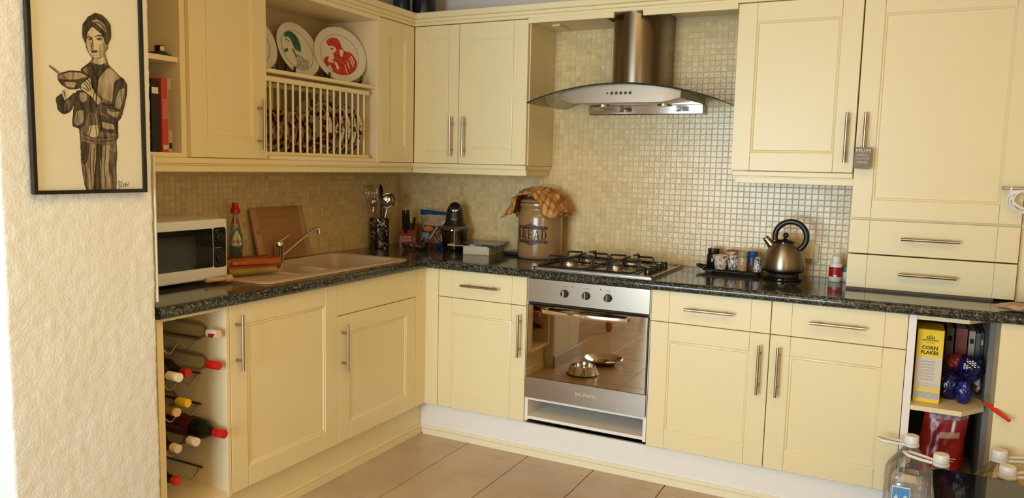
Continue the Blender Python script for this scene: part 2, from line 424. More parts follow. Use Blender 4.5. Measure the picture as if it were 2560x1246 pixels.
def door(par, o, F, w, h, hp=None, vert=True, s=.078):
    """frame-and-panel door; hp = handle centre in door coordinates"""
    d = obj('door', pl_(front_frame(w, h, s), o, F), 'cream', par, smooth=30)
    pb = box(B(), s+.0105, w-s-.0105, s+.0105, h-s-.0105, -.016, -.0060)
    obj('door_panel', pl_(pb, o, F), 'cream', d)
    if hp: obj('handle', pl_(place(handle(vert=vert), V((hp[0], hp[1], 0)), X, Y, Z), o, F), 'nickel', d, smooth=True)
    return d
def drawer(par, o, F, w, h, hx=None, s=.078, name='drawer'):
    bm = B(); g = .0006
    for a, b in ((0, s-g), (s, w-s), (w-s+g, w)): box(bm, a, b, 0, h, -.02, 0, .0012)
    d = obj(name, pl_(bm, o, F), 'cream', par, smooth=30)
    if hx is not None: obj('handle', pl_(place(handle(vert=False), V((hx, h*.5, 0)), X, Y, Z), o, F), 'nickel', d, smooth=True)
    return d
ZB, ZT1, ZS = .1715, .8685, .7345      # base door bottom, base front top, drawer split
def base(name, label, o, F, w, split=True, hv=None, hh=None, cat='cabinet', top=.870):
    t = thing(name, label, cat, (o[0], o[1], .16))
    q = V(o)
    obj('carcase', pl_(box(box(B(), .0005, w-.0005, .165, top, -.545, -.0215), .05, w-.05, .0, .165, -.50, -.10), q, F), 'cream_in', t)
    g = .0016; hdoor = (ZS-.0035 if split else ZT1) - ZB
    door(t, q+F['U']*g+Z*ZB, F, w-2*g, hdoor, hv)
    if split: drawer(t, q+F['U']*g+Z*ZS, F, w-2*g, ZT1-ZS, hh)
    return t
xa, xb, xc, xd, xe = .650, 1.139, 1.738, 2.2365, 2.7290
base('base_cabinet', 'narrow cream base cabinet with drawer and door left of the oven', (xa, -D, 0), BX, xb-xa, hv=(xb-xa-.029, .42), hh=.245)
base('base_cabinet', 'cream base cabinet with drawer and door directly right of the oven', (xc, -D, 0), BX, xd-xc, hv=(xd-xc-.038, .414), hh=.25)
base('base_cabinet', 'cream base cabinet with drawer and door beside the open shelves', (xd, -D, 0), BX, xe-xd, hv=(.036, .414), hh=.247)
ya, yb, yc = -.660, -1.248, -1.836
base('sink_cabinet', 'cream cabinet under the sink bowls with plain false drawer front', (D, yb, 0), LX, ya-yb, hv=(.025, .42), top=.755)
base('base_cabinet', 'cream base cabinet with one full height door beside the wine rack', (D, yc, 0), LX, yb-yc, split=False, hv=(.028, .56), top=.755)
# corner post between the two runs
bm = box(box(B(), D-.02, xa-.001, -D, -D+.02, .1715, .869, .001), D-.02, D, ya+.001, -D+.0, .1715, .869, .001)
tag(obj('corner_post', bm, 'cream'), 'cream filler post in the inner corner below the worktop', 'filler post')
# plinths and skirting strips
tag(obj('plinth', box(B(), .531, xe+.02, -.545, -.53, .002, .1600), 'whiteboard'), 'white plinth board under the oven wall cabinets', 'plinth')
tag(obj('plinth', box(B(), .515, .530, -2.14, -.546, .002, .1655), 'cream'), 'cream plinth board under the sink side cabinets', 'plinth')
def skirt(bm, x0, x1, y0, y1, dx, dy):
    box(bm, x0, x1, y0, y1, 0, .030, .001); box(bm, x0-dx, x1-dx, y0-dy, y1-dy, .030, .047, .003)
    return bm
struct('baseboard_back', skirt(B(), .552, 3.0, -.5565, -.546, 0, -.0025), mat('pale_cream', (.80, .73, .52), .4))
struct('baseboard_left', skirt(B(), .531, .5405, -2.14, -.5455, .0025, 0), 'cream')

# ------------------------------------------------------------------ wine unit (open) with bottles
t = thing('wine_cabinet', 'narrow open cream cabinet holding the wine bottles by the plaster pier', 'cabinet', (.3, -1.98, .16))
obj('side_panel', box(B(), .03, D, -1.8545, -1.8375, .1655, .870, .001), 'cream_in', t)
obj('side_panel', box(B(), .03, D, -2.134, -2.110, .1655, .870, .001), 'edge', t)
obj('base_panel', box(B(), .03, D-.004, -2.1095, -1.855, .1655, .1865), 'cream_in', t)
obj('top_panel', box(B(), .03, D-.002, -2.1095, -1.855, .858, .870), 'edge', t)
obj('back_panel', box(B(), .012, .03, -2.134, -1.8375, .1655, .870), mat('shaded_wine_back', (.11, .065, .035), .7), t)  # back coloured dark brown to imitate shade deep in the unit
bm = B()
for z in (.73, .6, .485, .36, .245):
    for x in (.44, .2):
        pts = [(x, -2.108+.252*k/40, z+.016*cos(2*pi*3*(k/40))-.006) for k in range(41)]
        tube(bm, pts, .0028, 6)
    for y in (-1.862, -2.104): tube(bm, [(.16, y, z+.012), (.455, y, z+.012)], .004, 6)
tag(obj('wine_rack', bm, 'nickel', smooth=True), 'wavy wire wine rack inside the open cabinet', 'wine rack')
BOT = [(0, 0), (.030, .0), (.0365, .005), (.0368, .19), (.034, .212), (.022, .235), (.0155, .252), (.0140, .268)]
def wine(tipx, y, z, glassm, capcol, label, caplen=.05, wrap=None, capname='capsule', fat=1.0, tilt=0):
    L = .31; o = V((tipx-L, y, z)); mx = Matrix.Translation(o) @ Matrix.Rotation(tilt, 4, 'Y') @ Matrix.Rotation(R(90), 4, 'Y')
    g = thing('wine_bottle', label, 'bottle', o, 'bottles in the wine rack')
    pr = [(r*fat if zz < .24 else r, zz) for r, zz in BOT] + [(.0135, L-caplen)]
    obj('bottle_glass', lathe(B(), pr, mtx=mx, seg=24), glassm, g, smooth=50)
    cm = mat('foil_'+capcol[1:], capcol, .35)
    obj(capname, lathe(B(), [(.0148, L-caplen), (.0152, L-caplen+.003), (.0152, L-.002), (.0145, L), (0, L)], mtx=mx, seg=18), cm, g, smooth=40)
    if wrap: obj('paper_label', lathe(B(), [(.0372*fat, .06), (.0372*fat, .165)], mtx=mx, seg=24, cap0=False, cap1=False), mat('label_'+wrap[1:], wrap, .6), g, smooth=True)
    return g
A_, B_, C_ = -1.8935, -1.974, -2.058
g = wine(.584, A_, .778, 'bottle_clear', '#d8c4b4', 'clear bottle with pink and red striped cap on the top tier', .05, capname='screw_cap')
obj('cap_stripe', grid(B(), 4, 12, lambda u, v: V((.536+.016*v+(.014+.018*v)*u, A_-.0156*cos(R(-100+110*v)), .778+.0156*sin(R(-100+110*v))))), mat('red_stripe', '#a01e18', .4), g, smooth=True)
wine(.583, A_, .664, 'bottle_clear', '#c81e1e', 'clear bottle with long bright red capsule against the cabinet side', .052)
wine(.524, B_, .650, 'bottle_green', '#b81f22', 'dark bottle whose round red cap pokes out beside the white capped one', .03)
wine(.583, C_, .662, 'bottle_green', '#e6dcc4', 'bottle with ivory white capsule on the second tier', .055)
wine(.520, B_, .541, 'bottle_clear', '#f0c81c', 'bottle with bright yellow cap on the middle tier', .05, capname='screw_cap')
wine(.569, C_, .540, mat('amber_glass', (.25, .13, .03), .1), '#d2b074', 'amber bottle closed by a pale cork below the yellow capped one', .012, capname='cork')
wine(.605, A_, .420, 'bottle_green', '#c3161c', 'black red wine bottle with red capsule and dark red label', .05, wrap='#5a1414', fat=1.02)
wine(.560, B_, .409, 'bottle_clear', '#e2d3bd', 'clear bottle with cream capsule under the black red wine bottle', .04)
wine(.570, C_, .430, 'bottle_green', '#d9c0a0', 'dark bottle with slanting pale neck band at the pier side', .03, tilt=R(3))
wine(.565, C_, .300, 'bottle_green', '#c8321e', 'dark bottle with small orange red cap on the lowest tier', .025)

# ------------------------------------------------------------------ worktop
bm = B(); n0, n1 = .8705, .910
box(bm, .002, .086, -2.135, -.002, n0, n1)                          # behind the sink
box(bm, .500, .586, -2.135, -.586, n0, n1); box(bm, .086, .500, -2.135, -1.585, n0, n1); box(bm, .086, .500, -.680, -.002, n0, n1)
box(bm, .500, 3.5, -.586, -.002, n0, n1)
def nose(bm, a, b, N):
    N = V(N); a, b = V(a), V(b); pr = [(0, n1)]
    for k in range(9): t = R(90-22.5*k); pr.append((.002+.0178*cos(t), .89025+.01975*sin(t)))
    pr.append((0, n0)); ra = [bm.verts.new(V((a.x, a.y, z))+N*e) for e, z in pr]; rb = [bm.verts.new(V((b.x, b.y, z))+N*e) for e, z in pr]
    for i in range(len(pr)-1): bm.faces.new((ra[i], ra[i+1], rb[i+1], rb[i]))
    bm.faces.new(ra); bm.faces.new(rb)
nose(bm, (.586, -2.135, 0), (.586, -.586, 0), X); nose(bm, (.586, -.586, 0), (3.5, -.586, 0), -Y)
wt = tag(obj('worktop', bm, 'granite', smooth=30), 'dark speckled granite look worktop running around the corner', 'worktop')
obj('sealant_bead', box(box(B(), .006, 2.49, -.0055, -.0023, .9101, .9135), .0023, .0055, -2.13, -.006, .9101, .9135), 'grout', wt)

# ------------------------------------------------------------------ wall units
zb, zt = 1.389, 2.104
def wallbox(par, o, F, w, depth=.292):
    obj('carcase', pl_(box(B(), .0005, w-.0005, zb+.0005, zt-.0005, -depth, -.0215), V(o), F), 'cream_in', par)
def wallunit(label, o, F, w, hp, s=.078):
    t = thing('wall_cabinet', label, 'cabinet', (o[0], o[1], zb)); wallbox(t, o, F, w)
    door(t, V(o)+F['U']*.0015+Z*(zb+.002), F, w-.003, zt-zb-.005, hp, s=s); return t
wallunit('narrow cream wall cabinet with handle on its right, in the corner', (W+.0005, -W, 0), BX, .5925-W, (.5925-W-.032, .138), s=.062)
t = wallunit('cream wall cabinet with handle on its left, left of the hood', (.593, -W, 0), BX, .394, (.043, .138))
obj('end_panel', box(B(), .9875, .9915, -.297, -.002, zb, zt), 'cream', t)
t = wallunit('cream wall cabinet between the hood and the tall cabinet', (1.9905, -W, 0), BX, 2.4855-1.9905, (.459, .142))
t = wallunit('cream wall cabinet on the sink wall left of the plate rack', (W, -1.766, 0), LX, .3855, (.332, .138))
t = wallunit('narrow corner wall cabinet right of the display plates, without handle', (W, -.6145, 0), LX, .297, None, s=.075)
# open book shelves by the pier
t = thing('open_shelf_unit', 'open cream shelf unit with books between pier and wall cabinet', 'shelf', (.15, -1.95, zb))
obj('side_panel', box(B(), .002, .297, -1.789, -1.7665, zb, zt, .001), 'edge', t)
obj('side_panel', box(B(), .002, .297, -2.134, -2.114, zb, zt, .001), 'edge', t)
obj('shelf', box(B(), .02, .285, -2.1135, -1.7895, 1.733, 1.752, .001), 'edge', t)
obj('base_panel', box(B(), .02, .297, -2.1135, -1.7895, zb, 1.406, .001), 'edge', t)
obj('top_panel', box(B(), .02, .297, -2.1135, -1.7895, zt-.018, zt), 'edge', t)
obj('back_panel', box(B(), .002, .02, -2.1135, -1.7895, zb, zt), mat('shaded_shelf_back', (.36, .24, .14), .7), t)  # panel colour darkened to mimic the shade behind the books
# plate display unit
t = thing('display_cabinet', 'open cream cabinet with display plates above a plate rack', 'cabinet', (.15, -1.0, zb))
obj('side_panel', box(B(), .002, .317, -.634, -.6150, zb, zt, .001), 'cream_in', t)
obj('side_panel', box(B(), .002, .295, -1.3795, -1.3625, zb, zt, .001), 'cream_in', t)
obj('back_panel', box(B(), .002, .016, -1.362, -.6345, zb, zt), mat('tan_backing', (.52, .40, .24), .6), t)
obj('shelf', box(B(), .0165, .303, -1.362, -.6345, 1.748, 1.7655, .005, 2), 'cream', t)
obj('base_panel', box(B(), .0165, .310, -1.362, -.6345, zb, 1.406, .001), 'cream_in', t)
obj('top_panel', box(B(), .0165, .317, -1.362, -.6345, zt-.022, zt, .001), 'cream_in', t)
# plate rack: rails and dowels
t = thing('plate_rack', 'cream dowelled plate rack holding the flowered plates', 'plate rack', (.18, -1.02, 1.4062))
for x in (.283, .075):
    obj('rail', box(B(), x-.011, x+.011, -1.3615, -.672, 1.714, 1.736, .003), 'cream', t)
    obj('rail', box(B(), x-.011, x+.011, -1.3615, -.672, 1.4062, 1.422, .003), 'cream', t)
DP = .0449
dy = [-.701-DP*k for k in range(15)]
d0 = None
for x in (.283, .075):
    for y in dy:
        if d0 is None:
            d0 = obj('dowel', cyl(B(), (0, 0, 0), (0, 0, .294), .0052, seg=12), 'cream', t, smooth=True, local=True); q = d0
        else: q = d0.copy(); COL.objects.link(q); q.parent = t
        q.location = V((x, y, 1.421)) - t.location
# pelmet under the wall units, cornice above
def pel(segs):
    bm = B()
    for x0, x1, y0, y1, ox, oy in segs:
        box(bm, x0, x1, y0, y1, 1.366, 1.3885, .003); box(bm, x0-ox, x1-ox, y0-oy, y1-oy, 1.336, 1.363, .002); box(bm, x0-ox*.5, x1-ox*.5, y0-oy*.5, y1-oy*.5, 1.362, 1.367)
    return bm
bm = pel([(.290, .317, -2.134, -.317, .009, 0), (.290, .987, -.317, -.290, 0, -.009), (.962, .987, -.300, -.003, .012, 0)])
tag(obj('pelmet', bm, 'cream'), 'long cream light pelmet under the corner wall cabinets', 'moulding')
bm = pel([(1.998, 2.486, -.317, -.290, -.012, -.009)])
box(bm, 1.998, 2.02, -.29, -.003, 1.35, 1.3885)
tag(obj('pelmet', bm, 'cream'), 'short cream pelmet under the wall cabinet right of the hood', 'moulding')
bm = B()
for z0, z1, e in ((2.1045, 2.122, .007), (2.121, 2.139, .015), (2.138, 2.168, .030)):
    f = W+e
    box(bm, W-.09, f, -2.134, -f, z0, z1, .003); box(bm, W-.09, 3.2, -f, -W+.09, z0, z1, .003)
box(bm, .992, 1.429, -.332, -.315, 2.079, 2.1045); box(bm, 1.569, 1.990, -.332, -.315, 2.079, 2.1045)
co = tag(obj('cornice', bm, 'cream'), 'stepped cream cornice along the top of the wall cabinets', 'moulding')
bm = B(); box(bm, .992, 1.366, -.3145, -.002, 2.090, 2.1040); box(bm, 1.6325, 1.9900, -.3145, -.002, 2.120, 2.1350); box(bm, 1.06, 1.10, -.20, -.06, 2.082, 2.09)
obj('canopy_board', bm, 'cream_in', co)
# tall cabinet standing on the worktop
t = thing('tall_cabinet', 'tall cream larder cabinet standing on the worktop with two drawers', 'cabinet', (2.79, -.16, .911))
obj('carcase', box(box(box(B(), 2.4875, 3.086, -.2955, -.003, 1.0645, 2.104), 2.4875, 3.086, -.2955, -.003, .9215, 1.0560), 2.4875, 3.086, -.20, -.003, 1.056, 1.0645), 'cream', t)
obj('base_frame', box(B(), 2.495, 3.016, -.308, -.01, .9103, .9212), mat('brown_base', (.13, .09, .055), .5), t)
o = V((2.4895, -W, 0)); wd = 3.083-2.4895
door(t, o+Z*1.209, BX, wd, 2.100-1.209, (.031, .324), s=.074)
drawer(t, o+Z*1.0625, BX, wd, .137, .293, s=.074); drawer(t, o+Z*.9200, BX, wd, .137, .293, s=.074)
tag(obj('end_panel', box(B(), 3.0885, 3.5, -.285, -.003, .9115, 2.104), 'cream'), 'plain cream panel at the far right of the tall cabinet', 'panel')

# ------------------------------------------------------------------ open corner shelves at the right end
t = thing('open_base_unit', 'open cream base unit with angled shelf under the worktop at the right', 'shelf', (2.88, -.3, .16))
obj('side_panel', box(B(), 2.7295, 2.756, -D, -.03, .165, .870, .001), 'whiteboard', t)
gr_ = mat('shaded_interior', (.17, .16, .135), .6)  # dark grey paints in the shade inside the open unit
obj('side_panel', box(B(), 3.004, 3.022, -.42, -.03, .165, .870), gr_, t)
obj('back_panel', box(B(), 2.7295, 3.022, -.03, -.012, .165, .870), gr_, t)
pl = [(2.7562, -.570), (2.925, -.570), (3.0038, -.455), (3.0038, -.031), (2.7562, -.031)]
obj('shelf', prism(B(), pl, .506, .524), 'edge', t); obj('base_panel', prism(B(), pl, .165, .184), 'edge', t)
obj('top_panel', prism(B(), pl, .853, .870), 'edge', t)
ep = tag(obj('end_panel', box(B(), 3.0225, 3.5, -D, -.42, .0, .870), 'cream'), 'wide plain cream panel right of the open base unit', 'panel')
# ------------------------------------------------------------------ oven and its housing
t = thing('oven_housing', 'white lined housing with empty slot below the built in oven', 'cabinet', (1.44, -.3, .166))
obj('side_panel', box(B(), 1.1405, 1.156, -D+.004, -.03, .183, .870), 'whiteboard', t); obj('side_panel', box(B(), 1.722, 1.7365, -D+.004, -.03, .183, .870), 'whiteboard', t)
obj('base_panel', box(B(), 1.1565, 1.7215, -D+.004, -.03, .191, .205), 'whiteboard', t)
obj('oven_shelf', box(B(), 1.1565, 1.7215, -D+.006, -.03, .284, .2945), 'whiteboard', t)
obj('back_panel', box(B(), 1.1565, 1.7215, -.05, -.03, .2055, .2835), mat('grey_lining', (.30, .27, .24), .6), t)
obj('recess_shadow', box(B(), 1.1405, 1.7365, -.50, -.03, .1605, .1825), 'dark', t)  # dark block stands in for the shadow gap above the plinth
o = thing('oven', 'built in steel electric oven with mirrored glass door', 'oven', (1.44, -.3, .297))
obj('body', box(B(), 1.160, 1.718, -D+.012, -.06, .297, .866), 'dark', o)
fx0, fx1, fy = 1.1455, 1.7335, -D-.004
obj('control_panel', box(B(), fx0, fx1, fy, -D+.0115, .757, .8685, .002), 'steel', o)
obj('door_gap', box(B(), fx0+.002, fx1-.002, fy+.006, -D+.0115, .7475, .7565), 'dark', o)
dr = obj('oven_door', box(B(), fx0, fx1, fy, -D+.0115, .298, .7465, .002), 'blackgloss', o)
obj('door_glass', box(B(), fx0+.005, fx1-.007, fy-.0016, fy-.0002, .400, .743), 'bronzeglass', dr)
obj('steel_band', box(B(), fx0, fx1, fy-.003, fy-.0003, .298, .3985, .001), 'steel', dr)
bm = B(); pts = []
for k in range(21):
    s = k/20*2-1; pts.append((1.437+.205*s, fy-.018-.028*(1-s*s), .7235))
for a, b in zip(pts, pts[1:]): pass
ra = []
for p in pts:
    ra.append([bm.verts.new(V(p)+V((0, dy_, dz_))) for dy_, dz_ in ((.006, .010), (-.006, .008), (-.008, -.002), (-.003, -.011), (.006, -.010))])
for a, b in zip(ra, ra[1:]):
    for i in range(5): bm.faces.new((a[i], a[(i+1) % 5], b[(i+1) % 5], b[i]))
bm.faces.new(ra[0]); bm.faces.new(ra[-1])
for s in (-1, 1): box(bm, 1.437+s*.196-.008, 1.437+s*.196+.008, fy-.022, fy-.001, .714, .733, .002)
obj('handle', bm, 'chrome', dr, smooth=50)
for kx in (1.333, 1.438, 1.5415):
    kb = obj('knob', lathe(B(), [(.0185, 0), (.0185, .004), (.0160, .006), (.0155, .018), (.014, .020), (0, .020)], mtx=axis((kx, fy, .8115), -Y)), 'black', o, smooth=30)
    obj('grip', box(B(), kx-.0035, kx+.0035, fy-.0245, fy-.0195, .796, .827, .001), 'chrome', kb)
    bm = B()
    for q in range(9):
        a = R(-30+30*q); cx, cz = kx+.0245*cos(a), .8115+.0245*sin(a); box(bm, cx-.0009, cx+.0009, fy-.0006, fy+.0002, cz-.0009, cz+.0009)
    box(bm, kx-.012, kx+.012, fy-.0006, fy+.0002, .8425, .8440)
    obj('dial_marks', bm, 'ink', o)
for lx in (1.3685, 1.5045): obj('indicator_lamp', lathe(B(), [(.0032, 0), (.0028, .0015), (0, .002)], mtx=axis((lx, fy, .8465), -Y), seg=12), mat('amber_lamp', (.10, .03, .01), .2), o)
obj('lettering', place(text('BAUMATIC', .021), (1.452, fy-.0034, .352), X, Z, -Y), mat('pale_lettering', (.72, .62, .48), .5), dr)

# ------------------------------------------------------------------ gas hob
h = thing('gas_hob', 'four burner stainless gas hob with black iron pan supports', 'hob', (1.445, -.30, .9105))
bm = B(); prism(bm, rrect(1.157, 1.734, -.560, -.052, .012), .9105, .9165); obj('hob_plate', bm, 'steel', h)
bm = B()
for a, b, c, d in ((1.157, 1.734, -.560, -.546), (1.157, 1.734, -.066, -.052), (1.157, 1.170, -.560, -.052), (1.721, 1.734, -.560, -.052)): box(bm, a, b, c, d, .9166, .9215, .002)
obj('hob_rim', bm, 'steel', h)
burn = [(1.285, -.415, .046), (1.285, -.185, .036), (1.515, -.415, .036), (1.515, -.185, .052)]
for x, y, r in burn:
    b_ = obj('burner', lathe(B(), [(r*1.25, .9168), (r*1.2, .921), (r*.9, .923), (r*.86, .934), (r*.98, .936), (r*.98, .940), (r*.6, .943), (0, .943)], c=(x, y, 0)), 'nickel', h, smooth=35)
    obj('burner_cap', lathe(B(), [(r*.95, .9402), (r*.93, .9455), (r*.5, .948), (0, .948)], c=(x, y, 0)), 'iron', b_, smooth=35)
for gx in (1.285, 1.515):
    bm = B(); x0, x1, y0, y1 = gx-.112, gx+.112, -.535, -.075
    loop = [(x, y, .9245) for x, y in rrect(x0, x1, y0, y1, .02, 3)]; tube(bm, loop, .0048, 6, closed=True)
    tube(bm, [(x0, -.305, .9245), (x1, -.305, .9245)], .0048, 6)
    for x, y, r in burn:
        if x != gx: continue
        for dx, dyy in ((1, 0), (-1, 0), (0, 1), (0, -1)):
            e = .112 if dx else .115
            tube(bm, [(x+dx*e, y+dyy*e, .924), (x+dx*e*.96, y+dyy*e*.96, .957), (x+dx*e*.90, y+dyy*e*.90, .960), (x+dx*.028, y+dyy*.028, .960)], .0050, 6)
    obj('pan_support', bm, 'iron', h, smooth=50)
for k in range(4): obj('knob', lathe(B(), [(.020, .9168), (.020, .920), (.0165, .922), (.0155, .945), (.0135, .948), (0, .948)], c=(1.680, -.450+.085*k, 0), seg=20), 'blackgloss', h, smooth=35)

# ------------------------------------------------------------------ cooker hood
h = thing('cooker_hood', 'stainless chimney cooker hood with curved glass canopy', 'cooker hood', (1.504, -.2, 1.66))
hc = 1.504
pl = [(hc-.127, -.002)] + [(hc-.127, -.15)] + [(hc-.127*cos(pi*k/24), -.15-.15*sin(pi*k/24)) for k in range(1, 24)] + [(hc+.127, -.15), (hc+.127, -.002)]
obj('chimney', prism(B(), pl, 1.752, 2.20), 'hoodsteel', h, smooth=40)
zz = lambda x: 1.688 + .078*(1-((x-hc)/.45)**2)
def yf(x): return -.475 + .02*((x-hc)/.45)**2
bm = B(); N = 40; ra = []
for k in range(N+1):
    x = hc-.45+.9*k/N
    ra.append([bm.verts.new(p) for p in ((x, -.006, zz(x)), (x, yf(x), zz(x)), (x, yf(x), zz(x)-.005), (x, -.006, zz(x)-.005))])
for a, b in zip(ra, ra[1:]):
    for i in range(4): bm.faces.new((a[i], a[(i+1) % 4], b[(i+1) % 4], b[i]))
bm.faces.new(ra[0]); bm.faces.new(ra[-1])
gl_ = obj('glass_canopy', bm, 'hoodglass', h, smooth=30)
bm = B(); ra = []
for k in range(N+1):
    x = hc-.45+.9*k/N; ra.append([bm.verts.new(p) for p in ((x, yf(x)-.0006, zz(x)+.0008), (x, yf(x)-.003, zz(x)-.0025), (x, yf(x)-.0006, zz(x)-.0058))])
for a, b in zip(ra, ra[1:]):
    for i in range(3): bm.faces.new((a[i], a[(i+1) % 3], b[(i+1) % 3], b[i]))
obj('canopy_edge', bm, mat('dark_glass_edge', (.03, .035, .03), .15), gl_, smooth=True)
bm = B(); ra = []
for k in range(N+1):
    s = k/N*2-1; x = hc+.287*s; zt_ = zz(x)-.0062; zl = min(zt_-.004, 1.677+.018*max(0, (abs(s)-.72)/.28)**1.2)
    ra.append([bm.verts.new(p) for p in ((x, -.008, zt_), (x, -.452, zt_), (x, -.456, zl+.003), (x, -.446, zl), (x, -.050, max(zl, min(1.7005, zt_-.003))), (x, -.008, max(zl, min(1.7005, zt_-.003))))])
for a, b in zip(ra, ra[1:]):
    for i in range(6): bm.faces.new((a[i], a[(i+1) % 6], b[(i+1) % 6], b[i]))
bm.faces.new(ra[0]); bm.faces.new(ra[-1])
obj('hood_body', bm, 'steel', h, smooth=30)
obj('filter_housing', box(B(), 1.212, 1.797, -.052, -.008, 1.653, 1.7000, .004), 'chrome', h)
for x in (1.355, 1.655): obj('lamp', lathe(B(), [(.034, 1.688), (.034, 1.679), (.026, 1.6775), (0, 1.6775)], c=(x, -.22, 0)), 'nickel', h, smooth=30)
for k in range(6):
    x = 1.456+.0215*k; r = .0065 if k else .0042
    obj('button', lathe(B(), [(r, 0), (r, .002), (r*.75, .0035), (0, .0035)], mtx=axis((x, -.4545, 1.7215), -Y), seg=14), 'black' if k == 0 else 'iron', h)

# ------------------------------------------------------------------ sink with tap
bowls = [(.095, .490, -1.135, -.700, .16, .05), (.150, .470, -1.335, -1.165, .12, .045)]
def smoothst(a, b, x): x = min(1, max(0, (x-a)/(b-a))); return x*x*(3-2*x)
def sdr(x, y, x0, x1, y0, y1, r):
    dx = max(x0+r-x, x-x1+r, 0); dyy = max(y0+r-y, y-y1+r, 0)
    ins = min(max(x0+r-x, x-x1+r), 0) if False else 0
    d = math.hypot(dx, dyy)-r
    if dx == 0 and dyy == 0: d = -min(x-x0, x1-x, y-y0, y1-y)
    return d
SX0, SX1, SY0, SY1 = .070, .535, -1.615, -.648
def sinkz(x, y):
    z = .9185
    d = sdr(x, y, SX0, SX1, SY0, SY1, .05)
    z -= .0075*smoothst(-.012, 0, d)
    for x0, x1, y0, y1, dep, r in bowls: z -= dep*smoothst(.004, -.024, sdr(x, y, x0, x1, y0, y1, r)) 
    q = sdr(x, y, .12, .50, -1.585, -1.360, .03); z -= .006*smoothst(.002, -.012, q)
    if q < -.02: z += .0022*max(0, cos(y*2*pi/.028))
    return z
def sinkp(u, v):
    x = SX0+(SX1-SX0)*u; y = SY0+(SY1-SY0)*v
    d = sdr(x, y, SX0, SX1, SY0, SY1, .05)
    if d > 0:                                                   # round the outline
        cx = min(max(x, SX0+.05), SX1-.05); cy = min(max(y, SY0+.05), SY1-.05)
        k = .05/max(1e-6, math.hypot(x-cx, y-cy)); x, y = cx+(x-cx)*k, cy+(y-cy)*k
    return V((x, y, sinkz(x, y)))
s = thing('sink', 'beige composite one and a half bowl sink set in the worktop', 'sink', (.30, -1.13, .911))
obj('sink_top', grid(B(), 70, 150, sinkp), 'sink', s, smooth=60)
for x, y, z in ((.29, -.92, .7595), (.31, -1.25, .7995)): obj('drain', lathe(B(), [(.036, z), (.034, z+.003), (.022, z+.001), (0, z+.001)], c=(x, y, 0)), 'chrome', s, smooth=30)
t = thing('mixer_tap', 'chrome single lever mixer tap with long raised spout', 'tap', (.126, -1.124, .9186))
bx, by = .126, -1.124
obj('body', lathe(B(), [(.027, .9187), (.027, .924), (.022, .927), (.021, .985), (.0225, .989), (.0225, 1.004), (.020, 1.012), (.010, 1.017), (0, 1.017)], c=(bx, by, 0)), 'chrome', t, smooth=35)
sp = obj('spout', tube(B(), smooth_path([(bx+.006, by+.012, .943), (bx+.012, by+.045, .966), (bx+.026, by+.115, 1.013), (bx+.036, by+.175, 1.048), (bx+.041, by+.207, 1.060), (bx+.043, by+.225, 1.058)]), .0085, 12), 'chrome', t, smooth=60)
cyl(sb := B(), (bx+.043, by+.222, 1.059), (bx+.044, by+.224, 1.037), .0115); obj('aerator', sb, 'chrome', sp, smooth=40)
obj('lever', tube(B(), [(bx, by, 1.014), (bx+.004, by+.022, 1.024), (bx+.008, by+.058, 1.043)], [.011, .008, .005], 10), 'chrome', t, smooth=60)

# ------------------------------------------------------------------ microwave
t = thing('microwave', 'white microwave oven with black door at the end of the worktop', 'microwave', (.17, -1.84, .9105))
x1, ym0, ym1, z0, z1 = .326, -2.085, -1.611, .9245, 1.155
obj('case', box(B(), .02, x1-.022, ym0, ym1, z0, z1, .004, 2), 'whitegloss', t)
fb = obj('front_frame', box(B(), x1-.0215, x1, ym0, ym1, z0, z1, .006, 2), 'whitegloss', t)
obj('door_glass', prism(B(), rrect(ym0+.012, -1.6835, .972, 1.121, .006), 0, .0022, mtx=Matrix(((0, 0, 1, x1-.0004), (1, 0, 0, 0), (0, 1, 0, 0), (0, 0, 0, 1)))), 'blackgloss', t)
obj('door_window', prism(B(), rrect(ym0+.05, -1.765, .985, 1.098, .004), 0, .0010, mtx=Matrix(((0, 0, 1, x1+.0018), (1, 0, 0, 0), (0, 1, 0, 0), (0, 0, 0, 1)))), mat('smoked_window', (.022, .020, .016), .12), t)
obj('control_panel', prism(B(), rrect(-1.6795, -1.620, .968, 1.123, .010), 0, .0026, mtx=Matrix(((0, 0, 1, x1-.0004), (1, 0, 0, 0), (0, 1, 0, 0), (0, 0, 0, 1)))), 'blackgloss', t)
for z in (1.085, 1.005): 
    kn = obj('dial', lathe(B(), [(.019, 0), (.018, .004), (.016, .0055), (0, .0055)], mtx=axis((x1+.0022, -1.650, z), X)), 'black', t, smooth=30)
bm = B(); box(bm, x1+.0022, x1+.0028, -1.676, -1.640, 1.0435, 1.0455)
for k in range(7):
    for z in (1.085, 1.005): a = R(-30+40*k); box(bm, x1+.0022, x1+.0027, -1.650+.0245*cos(a)-.001, -1.650+.0245*cos(a)+.001, z+.0245*sin(a)-.001, z+.0245*sin(a)+.001)
box(bm, x1+.0022, x1+.0027, -1.672, -1.658, 1.111, 1.1135)
obj('dial_marks', bm, mat('grey_print', (.30, .29, .27), .5), t)
obj('door_button', box(B(), x1+.0002, x1+.003, -1.678, -1.622, .932, .958, .0012), 'whitegloss', t)
for y in (ym0+.03, ym1-.03):
    for x in (.05, .29): obj('foot', cyl(B(), (x, y, .9105), (x, y, .926), .011), 'black', t)

